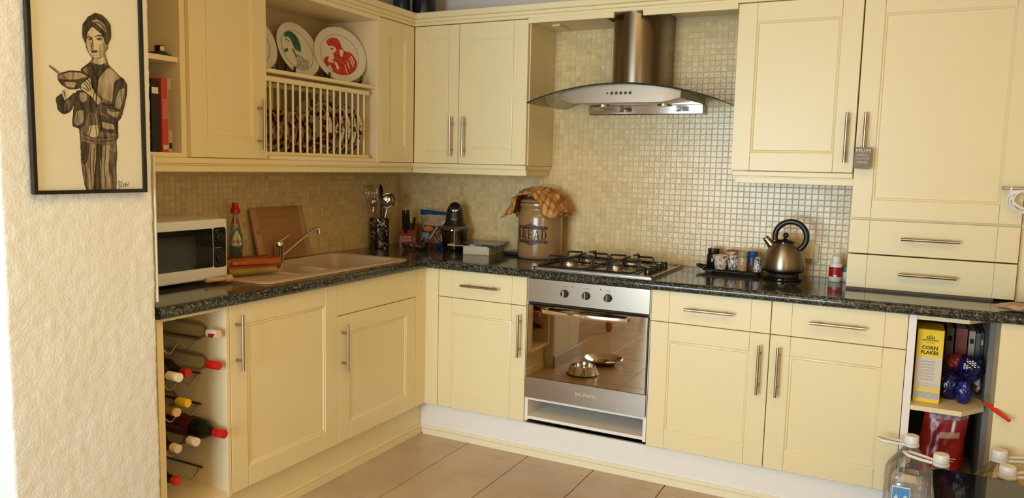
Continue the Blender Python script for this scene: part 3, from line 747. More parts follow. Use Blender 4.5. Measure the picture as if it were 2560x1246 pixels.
# ------------------------------------------------------------------ washing-up bottle, boards, carrots, rolling pin
fx, fy_ = .080, -1.338
t = thing('dish_soap_bottle', 'green washing up liquid bottle with red cap behind the microwave', 'bottle', (fx, fy_, .9187))
def oval(bm, prof, c, k=1.0, seg=28, cap=True):
    return lathe(bm, prof, mtx=Matrix.Translation(V(c)) @ Matrix.Rotation(R(38), 4, 'Z') @ Matrix.Diagonal((.62, 1, 1, 1)), seg=seg, cap1=cap)
obj('bottle_shell', oval(B(), [(.036, 0), (.043, .006), (.044, .10), (.041, .135), (.032, .172), (.021, .208), (.014, .228), (.013, .242)], (fx, fy_, .9187)), clear('soap_bottle_plastic', (.80, .84, .74), .14, body=.12, bodycol=(.5, .5, .4)), t, smooth=60)
obj('green_liquid', oval(B(), [(.0345, .003), (.0412, .008), (.0424, .092), (0, .093)], (fx, fy_, .9187)), mat('green_soap', (.004, .030, .014), .15), t, smooth=50)
obj('cap', lathe(B(), [(.020, 1.1500), (.020, 1.170), (.016, 1.175), (.013, 1.190), (.013, 1.197), (0, 1.198)], c=(fx, fy_, 0)), mat('red_cap', '#b41a16', .35), t, smooth=35)
obj('neck_label', oval(B(), [(.0238, .188), (.0212, .205)], (fx, fy_, .9187), cap=False), mat('red_neck_label', '#c02a20', .45), t, smooth=True)
ld = V((.80, -.60, 0)).normalized(); lu = V((.60, .80, 0)).normalized()
def labelpart(name, pts, off, m, par):
    bm = B(); vs = []
    for a, b in pts: vs.append(bm.verts.new(V((fx, fy_, 0)) + ld*(.0315+off-.35*abs(a)**1.6*1.8) + lu*a + Z*b))
    bm.faces.new(vs); return obj(name, bm, m, par)
labelpart('front_label', [(-.026, 1.000), (-.024, .985), (.024, .985), (.027, 1.000), (.027, 1.055), (.010, 1.090), (-.008, 1.086), (-.026, 1.05)], .0, mat('label_green', '#1c5a2a', .4), t)
labelpart('label_diamond', [(0, .990), (.024, 1.022), (.016, 1.052), (.002, 1.080), (-.014, 1.052), (-.024, 1.022)], .0022, mat('label_cream', '#d8d2a8', .4), t)
obj('lettering', place(text('FAIRY', .019, .0003, bold=.0006), V((fx, fy_, 1.030)) + ld*.0350, lu, Z, ld), mat('label_red', '#b02a20', .4), t)
t = thing('chopping_board', 'large bamboo chopping board leaning on the tiles behind the tap', 'chopping board', (.06, -.93, .9187))
a = R(15); Nn = V((cos(a), 0, sin(a))); Vv = V((-sin(a), 0, cos(a))); Bo = V((.078, -1.203, .9192))
def lb(bm): return place(bm, Bo, Y, Vv, Nn)
obj('board', lb(box(B(), .034, .306, 0, .250, 0, .018, .002)), 'wood_board', t); obj('end_strip', lb(box(B(), 0, .0335, 0, .250, 0, .018, .003)), 'wood_end', t); obj('end_strip', lb(box(B(), .3065, .340, 0, .250, 0, .018, .003)), 'wood_end', t)
bm = B(); tube(bm, [(.017+.007*cos(q*pi/6), .135+.011*sin(q*pi/6), .0185) for q in range(12)], .0012, 5, closed=True); obj('hole_mark', lb(bm), 'ink', t)
cg = 'carrots in the bag on the drainer'
for k, (dx, dz, dyy, c) in enumerate(((.0, .002, 0, '#c8641c'), (.033, .001, .02, '#c25a1a'), (.016, .030, .01, '#d07824'), (.045, .026, .03, '#cc6a20'))):
    p0 = V((.205+dx, -1.555+dyy, .9375+dz)); p1 = V((.285+dx*.9, -1.335+dyy*.6, .9375+dz*.9))
    L = (p1-p0).length
    pr = [(0, 0), (.007, .004)] + [(.010+.0075*(q/8)**.7, .012+(L-.022)*q/8) for q in range(9)] + [(.010, L-.003), (0, L)]
    lab = ['front left carrot at the bottom of the bagged pile', 'front right carrot at the bottom of the bagged pile', 'pale orange carrot on top at the back of the bagged pile', 'carrot on top at the front of the bagged pile'][k]
    tag(obj('carrot', lathe(B(), pr, mtx=axis(p0, p1-p0), seg=14), noisy('carrot_%d' % k, [(.3, srgb(c)), (.7, tuple(x*.75 for x in srgb(c)))], 30, .4, stretch=(1, 1, 1)), smooth=True), lab, 'carrot', cg)
def bagp(u, v):
    a = 2*pi*u; s = v
    c = V((.222+.083*s, -1.575+.262*s, .9505)); r = (.046, .033) if .04 < s < .96 else (.020, .014)
    n = noise.noise(V((cos(a)*2, sin(a)*2, s*9)))*.006
    q = V((cos(a)*(r[0]+n), 0, sin(a)*(r[1]+n)+.003)); return V((c.x+q.x*.95, c.y-q.x*.28, max(c.z+q.z, .9178)))
tag(obj('carrot_bag', grid(B(), 37, 24, bagp, wrap=True), clear('bag_film', (.97, .90, .80), .16, .12), smooth=True), 'crinkled clear plastic bag around the carrots', 'bag')
bm = B(); cyl(bm, (.300, -1.585, .9345), (.372, -1.395, .9345), .0155, .012, seg=16)
tag(obj('leek', bm, noisy('leek_green', [(.3, (.20, .17, .035)), (.7, (.30, .24, .05))], 12, .45), smooth=True), 'yellow green vegetable stalk lying under the carrot bag', 'vegetable')
t = thing('rolling_pin', 'pale wooden rolling pin end poking out beside the microwave', 'rolling pin', (.385, -1.650, .9105))
p0, p1 = V((.345, -1.735, .9265)), V((.375, -1.625, .9265)); dd = (p1-p0).normalized()
obj('handle', lathe(B(), [(.009, 0), (.010, .06), (.009, .075)], mtx=axis(p0, dd), seg=16), 'wood_pale', t, smooth=40)
obj('end_knob', lathe(B(), [(.009, .0755), (.014, .079), (.0155, .086), (.0155, .098), (.014, .103), (.005, .105), (0, .105)], mtx=axis(p0, dd), seg=20), 'wood_pale', t, smooth=40)
# ------------------------------------------------------------------ utensils in the corner
ux, uy = .085, -.305
t = thing('utensil_jar', 'dark mottled glass jar full of utensils in the corner', 'jar', (ux, uy, .9105))
M['jarglass'] = clear('mottled_glass', (.66, .62, .54), .3, .1)
jm = M['jarglass']; nd, lk = jm.node_tree.nodes, jm.node_tree.links; op = [n for n in nd if n.type == 'OUTPUT_MATERIAL'][0]; src = op.inputs[0].links[0].from_socket
vz = nd.new('ShaderNodeTexVoronoi'); vz.inputs['Scale'].default_value = 110; lk.new(coords(nd, lk), vz.inputs['Vector']); sc_ = nd.new('ShaderNodeSeparateColor'); lk.new(vz.outputs['Color'], sc_.inputs[0])
rq = ramp(nd, [(0, (.02, .016, .012)), (.45, (.05, .04, .03)), (.8, (.45, .40, .32))], 'CONSTANT'); lk.new(sc_.outputs[1], rq.inputs[0]); df = nd.new('ShaderNodeBsdfDiffuse'); lk.new(rq.outputs[0], df.inputs[0])
gq = nd.new('ShaderNodeMath'); gq.operation = 'GREATER_THAN'; gq.inputs[1].default_value = .52; lk.new(sc_.outputs[0], gq.inputs[0]); mq = nd.new('ShaderNodeMixShader'); lk.new(gq.outputs[0], mq.inputs[0]); lk.new(src, mq.inputs[1]); lk.new(df.outputs[0], mq.inputs[2]); lk.new(mq.outputs[0], op.inputs[0])
obj('jar_wall', lathe(B(), [(.050, .9106), (.052, .914), (.052, 1.078), (.049, 1.078), (.049, .918), (0, .917)], c=(ux, uy, 0), cap0=True), 'jarglass', t, smooth=40)
obj('base', lathe(B(), [(.0485, .9182), (.0485, .935), (0, .935)], c=(ux, uy, 0)), 'black', t, smooth=40)
cl = V((-.57, -.82, 0)).normalized(); rt = V((.88, .45, 0)).normalized()     # sideways directions as seen from the room
def U(name, label, parts, cat='utensil'):
    g = thing(name, label, cat, (ux, uy, .936), 'utensils in the corner jar')
    for n, bm, m in parts: obj(n, bm, m, g, smooth=50)
def at(s, f, z): return V((ux, uy, z)) + rt*s + V((.55, -.83, 0))*f
bm = B()
for k in range(6):
    a = pi*k/6
    pts = [at(-.038+.0, 0, 1.12), at(-.042+.030*cos(a), .030*sin(a), 1.19), at(-.046+.028*cos(a), .028*sin(a), 1.235), at(-.048, 0, 1.262), at(-.046-.028*cos(a), -.028*sin(a), 1.235), at(-.042-.030*cos(a), -.030*sin(a), 1.19), at(-.038, 0, 1.12)]
    tube(bm, smooth_path(pts, 5), .0012, 5)
U('whisk', 'wire balloon whisk standing at the back left of the jar', [('wires', bm, 'chrome'), ('handle', tube(B(), [at(-.038, 0, 1.125), at(.01, 0, .94)], .006, 10), 'chrome')])
def spoonbowl(c, n, r, dep, flip=1):
    bm = B(); T = axis(c, n)
    lathe(bm, [(0, -dep)] + [(r*sin(pi/2*q/8), -dep*cos(pi/2*q/8)) for q in range(1, 9)] + [(r*.96, .001)] + [(r*.94*sin(pi/2*q/8), -dep*.92*cos(pi/2*q/8)) for q in range(7, 0, -1)] + [(0, -dep*.92)], mtx=T, seg=28); return bm
U('ladle', 'round steel ladle facing the room on the right of the jar', [('bowl', spoonbowl(at(.045, .012, 1.178), V((.52, -.84, .12)), .043, .022), 'chrome'), ('handle', tube(B(), [at(.043, .0, 1.142), at(.030, .0, 1.08), at(.0, .0, .94)], .0045, 10), 'chrome')])
U('serving_spoon', 'small steel spoon below the whisk in the jar', [('bowl', spoonbowl(at(-.030, .030, 1.165), V((.50, -.80, .35)), .024, .012), 'nickel'), ('handle', tube(B(), [at(-.034, .028, 1.145), at(-.02, .025, 1.05), at(.01, .01, .94)], .004, 10), 'chrome')])
def blade(pts, th, m0):
    bm = B(); a = [bm.verts.new(at(s, .006+th/2, z)) for s, z in pts]; b = [bm.verts.new(at(s, .006-th/2, z)) for s, z in pts]; n = len(pts)
    bm.faces.new(a); bm.faces.new(b[::-1])
    for i in range(n): bm.faces.new((a[i], b[i], b[(i+1) % n], a[(i+1) % n]))
    return bm
U('spatula', 'black nylon turner with tall narrow blade in the jar', [('blade', blade([(.0, 1.18), (-.004, 1.25), (.002, 1.268), (.012, 1.262), (.020, 1.235), (.018, 1.175)], .004, 0), mat('nylon_black', (.010, .009, .008), .6, spec=.15)), ('handle', tube(B(), [at(.010, .006, 1.19), at(.008, .005, .94)], .006, 10), 'black')])
U('wooden_spoon', 'red brown wooden spoon leaning in front of the jar', [('bowl', lathe(B(), [(0, 1.075)] + [(.019*sin(pi*q/10), 1.075+.066*q/10) for q in range(1, 10)] + [(0, 1.141)], mtx=Matrix.Translation(at(-.016, .042, 0)) @ Matrix.Diagonal((1, .55, 1, 1)), seg=18), mat('red_brown_wood', (.26, .085, .028), .5)), ('handle', tube(B(), [at(-.014, .042, 1.085), at(-.003, .030, .94)], .0045, 10), mat('pale_handle', (.36, .20, .10), .5))])
U('slotted_spoon', 'dark slotted spoon half hidden between ladle and turner', [('bowl', blade([(.014, 1.165), (.020, 1.185), (.040, 1.172), (.042, 1.155), (.022, 1.150)], .003, 0), 'iron'), ('handle', tube(B(), [at(.026, -.004, 1.155), at(.012, -.01, .94)], .004, 10), 'iron')])
# knife block
kx, ky = .168, -.135
t = thing('knife_block', 'red brown wooden knife block with black handled knives in the corner', 'knife block', (kx, ky, .9105))
F = dict(U=V((.93, .36, 0)), Vv=Z, N=V((.36, -.93, 0)))
bm = B(); pr = [(-.052, 0), (.048, 0), (.048, .060), (.010, .100), (-.052, .130)]
def side(bm, pr, x0, x1, o):                                            # profile across depth, extruded along U
    a = [bm.verts.new(V(o)+F['U']*x0+F['N']*d+Z*z) for d, z in pr]; b = [bm.verts.new(V(o)+F['U']*x1+F['N']*d+Z*z) for d, z in pr]
    n = len(pr); bm.faces.new(a); bm.faces.new(b[::-1])
    for i in range(n): bm.faces.new((a[i], b[i], b[(i+1) % n], a[(i+1) % n]))
    return bm
obj('block', side(bm, pr, -.048, .048, (kx, ky, .9106)), mat('block_wood', (.21, .060, .022), .45), t)
obj('front_ledge', side(B(), [(.0485, .0), (.062, .0), (.062, .050), (.066, .052), (.066, .066), (.0485, .066)], -.038, .030, (kx, ky, .9106)), mat('block_wood_light', (.38, .115, .045), .45), t)
for k, (s, h, r) in enumerate(((-.026, .115, .0105), (-.002, .118, .0105), (.022, .075, .0075), (-.014, .095, .008))):
    p0 = V((kx, ky, .9106)) + F['U']*s + F['N']*(.012 if k != 3 else .030) + Z*(.098 if k != 3 else .080); d = Z*.96 + F['N']*.22 + F['U']*(.0 if k != 2 else .22)
    b_ = obj('knife_handle', tube(B(), [p0, p0+d*h*.3, p0+d*h*.75, p0+d*h], [r*.85, r, r*1.1, r*.8], 10), 'black', t, smooth=50)
# glass dish
t = thing('glass_dish', 'shallow clear glass dish in front of the knife block', 'dish', (.285, -.245, .9105))
obj('dish_wall', lathe(B(), [(.060, .9107), (.064, .913), (.080, .945), (.082, .947), (.078, .947), (.061, .916), (0, .915)], c=(.285, -.245, 0), seg=36), clear('dish_glass', (.86, .86, .82), .2), t, smooth=40)
for k in range(5): obj('foil_wrapper', blob(B(), (.255+.018*k, -.245+.012*((k*2) % 3), .9285), (.013, .011, .010), .3, 9, 2, k), 'chrome' if k % 2 == 0 else 'nickel', t)
# bag of nuts with blue clip
t = thing('snack_bag', 'clear bag of brown nuts with blue printed header behind the chopper', 'bag', (.315, -.085, .9105))
bo = V((.315, -.092, .9108))
def pillow(front, hh=.205, ww=.092):
    def f(u, v):
        s = (u*2-1); z = hh*v; th = .040*max(0, (1-s**4))*max(0, sin(pi*min(1, v*.80+.10)))**.8*(1-.55*v) + .003*noise.noise(V((s*4, v*7, front*3)))
        return bo + X*(ww*s*(1+.03*sin(9*v))) + Z*z + Y*(-th if front else th*.5)
    return f
film = print_mat('nut_bag_print', (.20, .105, .06), ['#5a2a18', '#2e140c', '#8a5a40', '#6a3424', '#a07860'], 95, .25, .2)
bm = B(); grid(bm, 24, 28, pillow(True, .13)); obj('nuts_side', bm, film, t, smooth=True)
bm = B()
def upper(u, v):
    s = u*2-1; p = pillow(True)(u, .62+.30*v); return p + Y*(-.0015)
grid(bm, 24, 12, upper); obj('film', bm, noisy('pale_film', [(.35, (.30, .22, .12)), (.6, (.42, .33, .20))], 30, .25), t, smooth=True)
grid(bm := B(), 24, 28, pillow(False), flip=True); obj('back_film', bm, 'paper', t, smooth=True)
bm = B(); grid(bm, 16, 4, lambda u, v: bo + X*(-.095+.19*u) + Z*(.187+.030*v-.012*u) + Y*(-.010-.003*sin(12*u))); obj('blue_header', bm, noisy('blue_header', [(.3, (.006, .035, .10)), (.7, (.012, .08, .19))], 40, .3), t, smooth=True)
def patch(nm, u0, u1, v0, v1, m): obj(nm, grid(B(), 8, 8, lambda u, v: pillow(True, .205)(u0+(u1-u0)*u, v0+(v1-v0)*v) + Y*(-.0045) + Z*0), m, t, smooth=True)
def disc(nm, cu, cv, ru, rv, m, rot=0):
    obj(nm, grid(B(), 25, 5, lambda u, v: pillow(True, .205)(cu+v*ru*cos(2*pi*u+rot), cv+v*rv*sin(2*pi*u))+Y*(-.0048), wrap=True), m, t, smooth=True)
patch('blue_patch', .02, .40, .27, .42, noisy('sky_blue', [(.3, (.10, .22, .34)), (.7, (.25, .36, .44))], 50, .35)); obj('white_strip', grid(B(), 3, 14, lambda u, v: pillow(True, .205)(.40+.27*v+.05*u, .24+.36*v)+Y*(-.0052)), mat('strip_white', (.50, .45, .38), .3), t, smooth=True)
disc('orange_patch', .36, .53, .19, .075, noisy('orange_patch', [(.35, (.40, .14, .03)), (.6, (.52, .24, .10))], 60, .35))
patch('blue_foot', .62, .96, .02, .14, mat('deep_blue', (.012, .03, .12), .35))
# mini chopper
cx, cy = .465, -.125
t = thing('mini_chopper', 'mini chopper with black motor top on a clear glass bowl', 'chopper', (cx, cy, .9105))
obj('bowl', lathe(B(), [(.058, .9107), (.062, .915), (.068, .94), (.075, 1.015), (.083, 1.024), (.083, 1.030), (.078, 1.030), (.071, 1.016), (.064, .94), (.056, .917), (0, .916)], c=(cx, cy, 0), seg=36), clear('chopper_glass', (.80, .78, .72), .3), t, smooth=40)
obj('lid_ring', lathe(B(), [(.080, 1.0305), (.082, 1.034), (.070, 1.047), (.066, 1.047)], c=(cx, cy, 0), seg=36), 'plastic_clear', t, smooth=40)
mo = obj('motor_top', lathe(B(), [(.066, 1.0475), (.064, 1.053), (.054, 1.068), (.050, 1.09), (.046, 1.12), (.041, 1.142), (.036, 1.154), (.026, 1.163), (0, 1.166)], c=(cx, cy, 0), seg=36), 'black', t, smooth=50)
n = V((.42, -.72, .55)).normalized(); obj('button', lathe(B(), [(.0265, 0), (.026, .004), (.022, .0065), (0, .007)], mtx=axis(V((cx, cy, 1.136))+n*.031, n), seg=24), 'blackgloss', mo, smooth=35)
obj('button_ring', lathe(B(), [(.0300, -.002), (.0295, .0025), (.0268, .004), (.0268, -.002)], mtx=axis(V((cx, cy, 1.136))+n*.031, n), seg=24, cap0=False, cap1=False), 'chrome', mo, smooth=35)
obj('blade_post', lathe(B(), [(.010, .9165), (.009, 1.03), (0, 1.031)], c=(cx, cy, 0)), 'nickel', t, smooth=40)
obj('blade', box(box(B(), cx-.045, cx-.009, cy-.006, cy+.006, .938, .942), cx+.009, cx+.045, cy-.006, cy+.006, .955, .959), 'chrome', t)
bm = B(); box(bm, -.016, .016, -.0022, .0022, 0, .0004); obj('lettering', place(bm, V((cx, cy, 1.085))+V((.42, -.905, 0))*.0508, V((.905, .42, 0)), V((0, 0, 1)), V((.42, -.905, 0))), mat('grey_letters', (.2, .2, .2), .4), mo)
# stack of books and a tablet
def slab(pts, z0, z1): return prism(B(), pts, z0, z1)
def rectp(c, w, d, a):
    ca, sa = cos(R(a)), sin(R(a)); return [(c[0]+x*ca-y*sa, c[1]+x*sa+y*ca) for x, y in ((-w/2, -d/2), (w/2, -d/2), (w/2, d/2), (-w/2, d/2))]
bg_ = 'books stacked beside the chopper'
t = thing('patterned_notebook', 'thick notebook with floral cover edge under the black tablet', 'book', (.620, -.165, .9105), bg_)
c = (.662, -.150); obj('cover', slab(rectp(c, .150, .22, 9), .9106, .9135), print_mat('flower_cover', '#b9a888', ['#3a3026', '#d8cdb4', '#7a6a50'], 60), t)
obj('pages', slab(rectp(c, .146, .216, 9), .9136, .9500), 'pages', t); obj('cover', slab(rectp(c, .150, .22, 9), .9501, .9525), print_mat('flower_cover_b', '#c8b896', ['#5a4a36', '#e0d6bc'], 60), t)
t = thing('magazine', 'thin cream magazine sticking out left under the tablet', 'magazine', (.59, -.2, .9526), bg_)
obj('pages', slab(rectp((.618, -.175), .23, .18, 8), .9527, .9590), mat('cream_pages', (.62, .50, .32), .6), t)
t = thing('tablet', 'flat black tablet lying on top of the notebooks', 'tablet', (.65, -.15, .9591), bg_)
obj('body', prism(B(), rectp((.656, -.150), .225, .245, 12), .9592, .9675), 'blackgloss', t); obj('screen', prism(B(), rectp((.656, -.150), .210, .225, 12), .9676, .9681), mat('dim_screen', (.05, .045, .035), .12), t)
tag(obj('black_case', box(B(), .79, .868, -.16, -.05, .9106, .929, .006, 2), 'black'), 'small flat black case between books and bread crock', 'case')
# ------------------------------------------------------------------ bread crock with cloth
cx, cy = .995, -.137
t = thing('bread_crock', 'tall brown stoneware bread crock with dark lettering by the hob', 'crock', (cx, cy, .9105))
obj('body', lathe(B(), [(.108, .9107), (.115, .915), (.1175, .93), (.1175, 1.115), (.116, 1.135), (.109, 1.152), (.103, 1.163), (.1025, 1.172), (.1075, 1.177), (.1095, 1.186), (.1085, 1.196), (.102, 1.199)], c=(cx, cy, 0), seg=48), 'crock', t, smooth=50)
li = obj('lid', lathe(B(), [(.104, 1.1995), (.108, 1.204), (.106, 1.212), (.080, 1.224), (.040, 1.231), (.02, 1.232), (.018, 1.236), (.022, 1.242), (.020, 1.248), (0, 1.250)], c=(cx, cy, 0), seg=48), 'crock', t, smooth=50)
for s in (-1, 1):
    obj('lug_handle', tube(B(), smooth_path([(cx+s*.105, cy-.035*0-.03, 1.135), (cx+s*.133, cy-.024, 1.142), (cx+s*.140, cy, 1.143), (cx+s*.133, cy+.024, 1.142), (cx+s*.105, cy+.03, 1.135)], 5), .010, 10), 'crock', t, smooth=60)
def wrapc(bm, zc, r, az=0.0):
    for v in bm.verts:
        a = v.co.x/r + az; rr = r + .0006 + v.co.z; v.co = V((cx+rr*sin(a), cy-rr*cos(a), zc+v.co.y))
    return bm
def glyph(bm, ch, x0, w, h):
    s, tn = .26*w, .10*h                                             # thick stem, thin serif stroke
    def q(a, b, c, d, n=1):
        for k in range(n):
            u0, u1 = a+(b-a)*k/n, a+(b-a)*(k+1)/n
            vs = [bm.verts.new((x0+x, y-h/2, 0)) for x, y in ((u0, c), (u1, c), (u1, d), (u0, d))]; bm.faces.new(vs)
    def bowl(y0, y1, xa_, xb_, n=10):
        cyy, ry = (y0+y1)/2, (y1-y0)/2; o = []; i = []
        for k in range(n+1):
            a = -pi/2+pi*k/n; o.append((xa_+(xb_-xa_)*cos(a), cyy+ry*sin(a))); i.append((xa_+(xb_-xa_-s)*cos(a), cyy+(ry-tn*.8)*sin(a)))
        for k in range(n): bm.faces.new([bm.verts.new((x0+x, y-h/2, 0)) for x, y in (o[k], o[k+1], i[k+1], i[k])])
    def stem(x, c=0, d=h, ser=True):
        q(x, x+s, c, d)
        if ser: q(x-.09*w, x+s+.09*w, 0, tn*.6); q(x-.09*w, x+s+.09*w, h-tn*.6, h)
    if ch in 'BRED': stem(.09*w)
    if ch == 'B': q(.35*w, .5*w, 0, tn*.8); q(.35*w, .5*w, h-tn*.8, h); q(.35*w, .5*w, .48*h, .56*h); bowl(.48*h, h, .48*w, .92*w); bowl(0, .56*h, .48*w, 1*w)
    if ch == 'R':
        q(.35*w, .5*w, h-tn*.8, h); q(.35*w, .5*w, .44*h, .52*h); bowl(.44*h, h, .48*w, .92*w)
        bm.faces.new([bm.verts.new((x0+x, y-h/2, 0)) for x, y in ((.48*w, .46*h), (.74*w, .46*h), (1.02*w, 0), (.76*w, 0))]); q(.68*w, 1.1*w, 0, tn*.6)
    if ch == 'E': q(.35*w, .92*w, 0, tn*.8); q(.35*w, .92*w, h-tn*.8, h); q(.35*w, .7*w, .47*h, .55*h); q(.84*w, .92*w, 0, .26*h); q(.84*w, .92*w, .76*h, h); q(.66*w, .72*w, .38*h, .64*h)
    if ch == 'A':
        for a in (((.02*w, 0), (.14*w, 0), (.52*w, h), (.44*w, h)), ((.70*w, 0), (1.0*w, 0), (.60*w, h), (.40*w, h))): bm.faces.new([bm.verts.new((x0+x, y-h/2, 0)) for x, y in a])
        q(.2*w, .78*w, .30*h, .38*h); q(-.06*w, .24*w, 0, tn*.6); q(.62*w, 1.08*w, 0, tn*.6)
    if ch == 'D': q(.35*w, .5*w, 0, tn*.8); q(.35*w, .5*w, h-tn*.8, h); bowl(0, h, .48*w, 1*w)
    return bm
bm = B(); ww = .0285
for k, ch in enumerate('BREAD'): glyph(bm, ch, -.0890+k*.0362, ww, .047)
obj('lettering', wrapc(bm, 1.0385, .1175), 'ink', t)
orn = mat('crock_ornament', (.02, .01, .01), .5); nd, lk, b = NT(orn); c_ = coords(nd, lk); v_ = nd.new('ShaderNodeTexVoronoi'); v_.inputs['Scale'].default_value = 85; v_.feature = 'DISTANCE_TO_EDGE'; lk.new(c_, v_.inputs['Vector'])
rr_ = ramp(nd, [(0, srgb('#8a6038')), (.11, srgb('#2a1610')), (.42, srgb('#1a0d0c')), (.52, srgb('#7a5230'))], 'LINEAR'); lk.new(v_.outputs['Distance'], rr_.inputs[0]); lk.new(rr_.outputs[0], b.inputs['Base Color'])
for sg in (1, -1):
    bm = B(); n = 48; top = []; bot = []
    for k in range(n+1):
        x = -.088+.178*k/n; e = abs(x)/.09; hh = .015 + .012*max(0, 1-e*2.2) + .004*abs(sin(k*.75)); top.append(bm.verts.new((x, sg*(.0265+hh), 0))); bot.append(bm.verts.new((x, sg*.0268, 0)))
    for k in range(n): bm.faces.new((bot[k], bot[k+1], top[k+1], top[k]))
    tube(bm, [(0, sg*.055, 0), (0, sg*.061, 0)], .0025, 6)
    obj('ornament_band', wrapc(bm, 1.0385, .1175), orn, t)
# cloth draped over the crock
key = [(.826, 1.130, 1.112), (.848, 1.185, 1.122), (.872, 1.232, 1.135), (.892, 1.250, 1.140), (.910, 1.259, 1.222), (.950, 1.268, 1.238), (.995, 1.274, 1.236), (1.032, 1.268, 1.205), (1.060, 1.258, 1.148), (1.096, 1.236, 1.130), (1.122, 1.196, 1.122), (1.145, 1.150, 1.126)]
kp = smooth_path(key, 7); NK = len(kp)
def cloth(u, v):
    i = min(NK-1, int(u*(NK-1)+.5)); p = kp[i]; s = max(0, (v-.4)/.6)
    y = cy+.07-.070*v/.4 if v < .4 else cy-.122*s**.8
    z = p.y-.02*max(0, 1-v/.4)**2-(p.y-p.z)*s**1.7
    fold = .007*noise.noise(V((u*9, v*3.5, 1))) + .0055*sin(u*30+v*6+3*noise.noise(V((u*5, v*4, 7)))) + .0075*abs(noise.noise(V((u*22, v*6, 4))))
    return V((p.x+fold*.8, y-abs(fold)*.9, z+abs(fold)*.9))
bm = grid(B(), NK, 44, cloth)
clm = noisy('mustard_cloth', [(.30, (.34, .15, .035)), (.5, (.58, .30, .075)), (.68, (.68, .42, .15))], 22, .9, bump=.25, bscale=300)
nd, lk, b = NT(clm); base_ = b.inputs['Base Color'].links[0].from_socket; tc = nd.new('ShaderNodeTexCoord')
for ax in ('X', 'Y'):
    wv = nd.new('ShaderNodeTexWave'); wv.wave_type = 'BANDS'; wv.bands_direction = ax; wv.inputs['Scale'].default_value = 11; lk.new(tc.outputs['Object'], wv.inputs['Vector'])
    rw = ramp(nd, [(.62, (1, 1, 1)), (.74, (.62, .48, .40))]); lk.new(wv.outputs['Fac'], rw.inputs[0]); mw_ = nd.new('ShaderNodeMix'); mw_.data_type = 'RGBA'; mw_.blend_type = 'MULTIPLY'; mw_.inputs['Factor'].default_value = .8
    lk.new(base_, mw_.inputs['A']); lk.new(rw.outputs[0], mw_.inputs['B']); base_ = mw_.outputs['Result']
lk.new(base_, b.inputs['Base Color'])
cl_ = obj('tea_towel', bm, clm, smooth=60); sm = cl_.modifiers.new('thick', 'SOLIDIFY'); sm.thickness = .004; sm.offset = 1
tag(cl_, 'crumpled mustard yellow cloth draped over the bread crock lid', 'cloth')
# ------------------------------------------------------------------ kettle, tray and jars
kx, ky = 2.222, -.195
t = thing('kettle', 'dome shaped brushed steel kettle with black ring handle', 'kettle', (kx, ky, .9105))
obj('base', lathe(B(), [(.080, .9107), (.083, .914), (.083, .921), (.074, .926), (.070, .940), (.084, .947), (.086, .9515)], c=(kx, ky, 0), seg=48), 'blackgloss', t, smooth=40)
M['kettlesteel'] = noisy('kettle_steel', [(0, (.32, .28, .22)), (1, (.39, .345, .275))], 40, .34, 1, (1, 1, 6), 2)
nd, lk, b = NT(M['kettlesteel']); tg = nd.new('ShaderNodeTangent'); tg.direction_type = 'RADIAL'; tg.axis = 'Z'; lk.new(tg.outputs[0], b.inputs['Tangent']); b.inputs['Anisotropic'].default_value = .85; b.inputs['Anisotropic Rotation'].default_value = .25
prf = [(.0862, .952), (.0905, .958)] + [(.0925*cos(R(a)), .966+.122*sin(R(a))) for a in range(0, 78, 6)] + [(.026, 1.086)]
obj('body', lathe(B(), prf, c=(kx, ky, 0), seg=56), 'kettlesteel', t, smooth=60)
ld_ = obj('lid', lathe(B(), [(.044, 1.0735), (.044, 1.079), (.036, 1.0855), (.018, 1.091), (.007, 1.093), (.006, 1.099)], c=(kx, ky, 0), seg=32), 'blackgloss', t, smooth=40)
bm = B(); bmesh.ops.create_uvsphere(bm, u_segments=16, v_segments=10, radius=.0125); [setattr(v, 'co', v.co+V((kx+.003, ky, 1.108))) for v in bm.verts]; obj('lid_knob', bm, 'black', ld_, smooth=True)
hx, hz, hr = kx+.024, 1.103, .0665
pts = [(hx+hr*cos(R(a)), ky-.002, hz+hr*sin(R(a))) for a in range(-62, 204, 7)]
obj('handle', tube(B(), pts, [.0125 if a < 200 else .010 for a in range(-62, 204, 7)], 12), 'black', t, smooth=60)
p0 = V(pts[0]); obj('switch', tube(B(), [p0+V((.004, 0, -.004)), p0+V((-.012, 0, -.016)), p0+V((-.024, 0, -.010))], [.015, .014, .006], 10), 'blackgloss', t, smooth=60)
sp = obj('spout', tube(B(), [(kx-.052, ky-.006, 1.058), (kx-.070, ky-.008, 1.079), (kx-.080, ky-.009, 1.090)], [.020, .015, .0135], 14), 'kettlesteel', t, smooth=60)
obj('spout_mouth', tube(B(), [(kx-.0805, ky-.009, 1.0905), (kx-.0835, ky-.0095, 1.0945)], [.0142, .0138], 14), mat('bronze_lip', (.16, .07, .04), .3, .6), sp, smooth=40)
wp = tag(obj('wall_socket', box(box(B(), 2.262, 2.350, -.013, -.0035, .975, 1.061, .003, 2), 2.285, 2.330, -.036, -.0131, .99, 1.03, .004), 'cream_in'), 'cream double wall socket with plug behind the kettle', 'socket')
t = thing('tray', 'low black metal tray carrying cups and grinders left of the kettle', 'tray', (1.99, -.105, .9105))
bm = B(); x0, x1, y0, y1 = 1.862, 2.118, -.20, -.025
prism(bm, rrect(x0, x1, y0, y1, .02), .9225, .9262)
tube(bm, [(x, y, .9275) for x, y in rrect(x0, x1, y0, y1, .02, 4)], .0045, 6, closed=True)
for x in (x0+.02, x1-.02):
    for y in (y0+.02, y1-.02): cyl(bm, (x, y, .9107), (x, y, .923), .006, seg=8)
obj('tray_plate', bm, 'black', t)
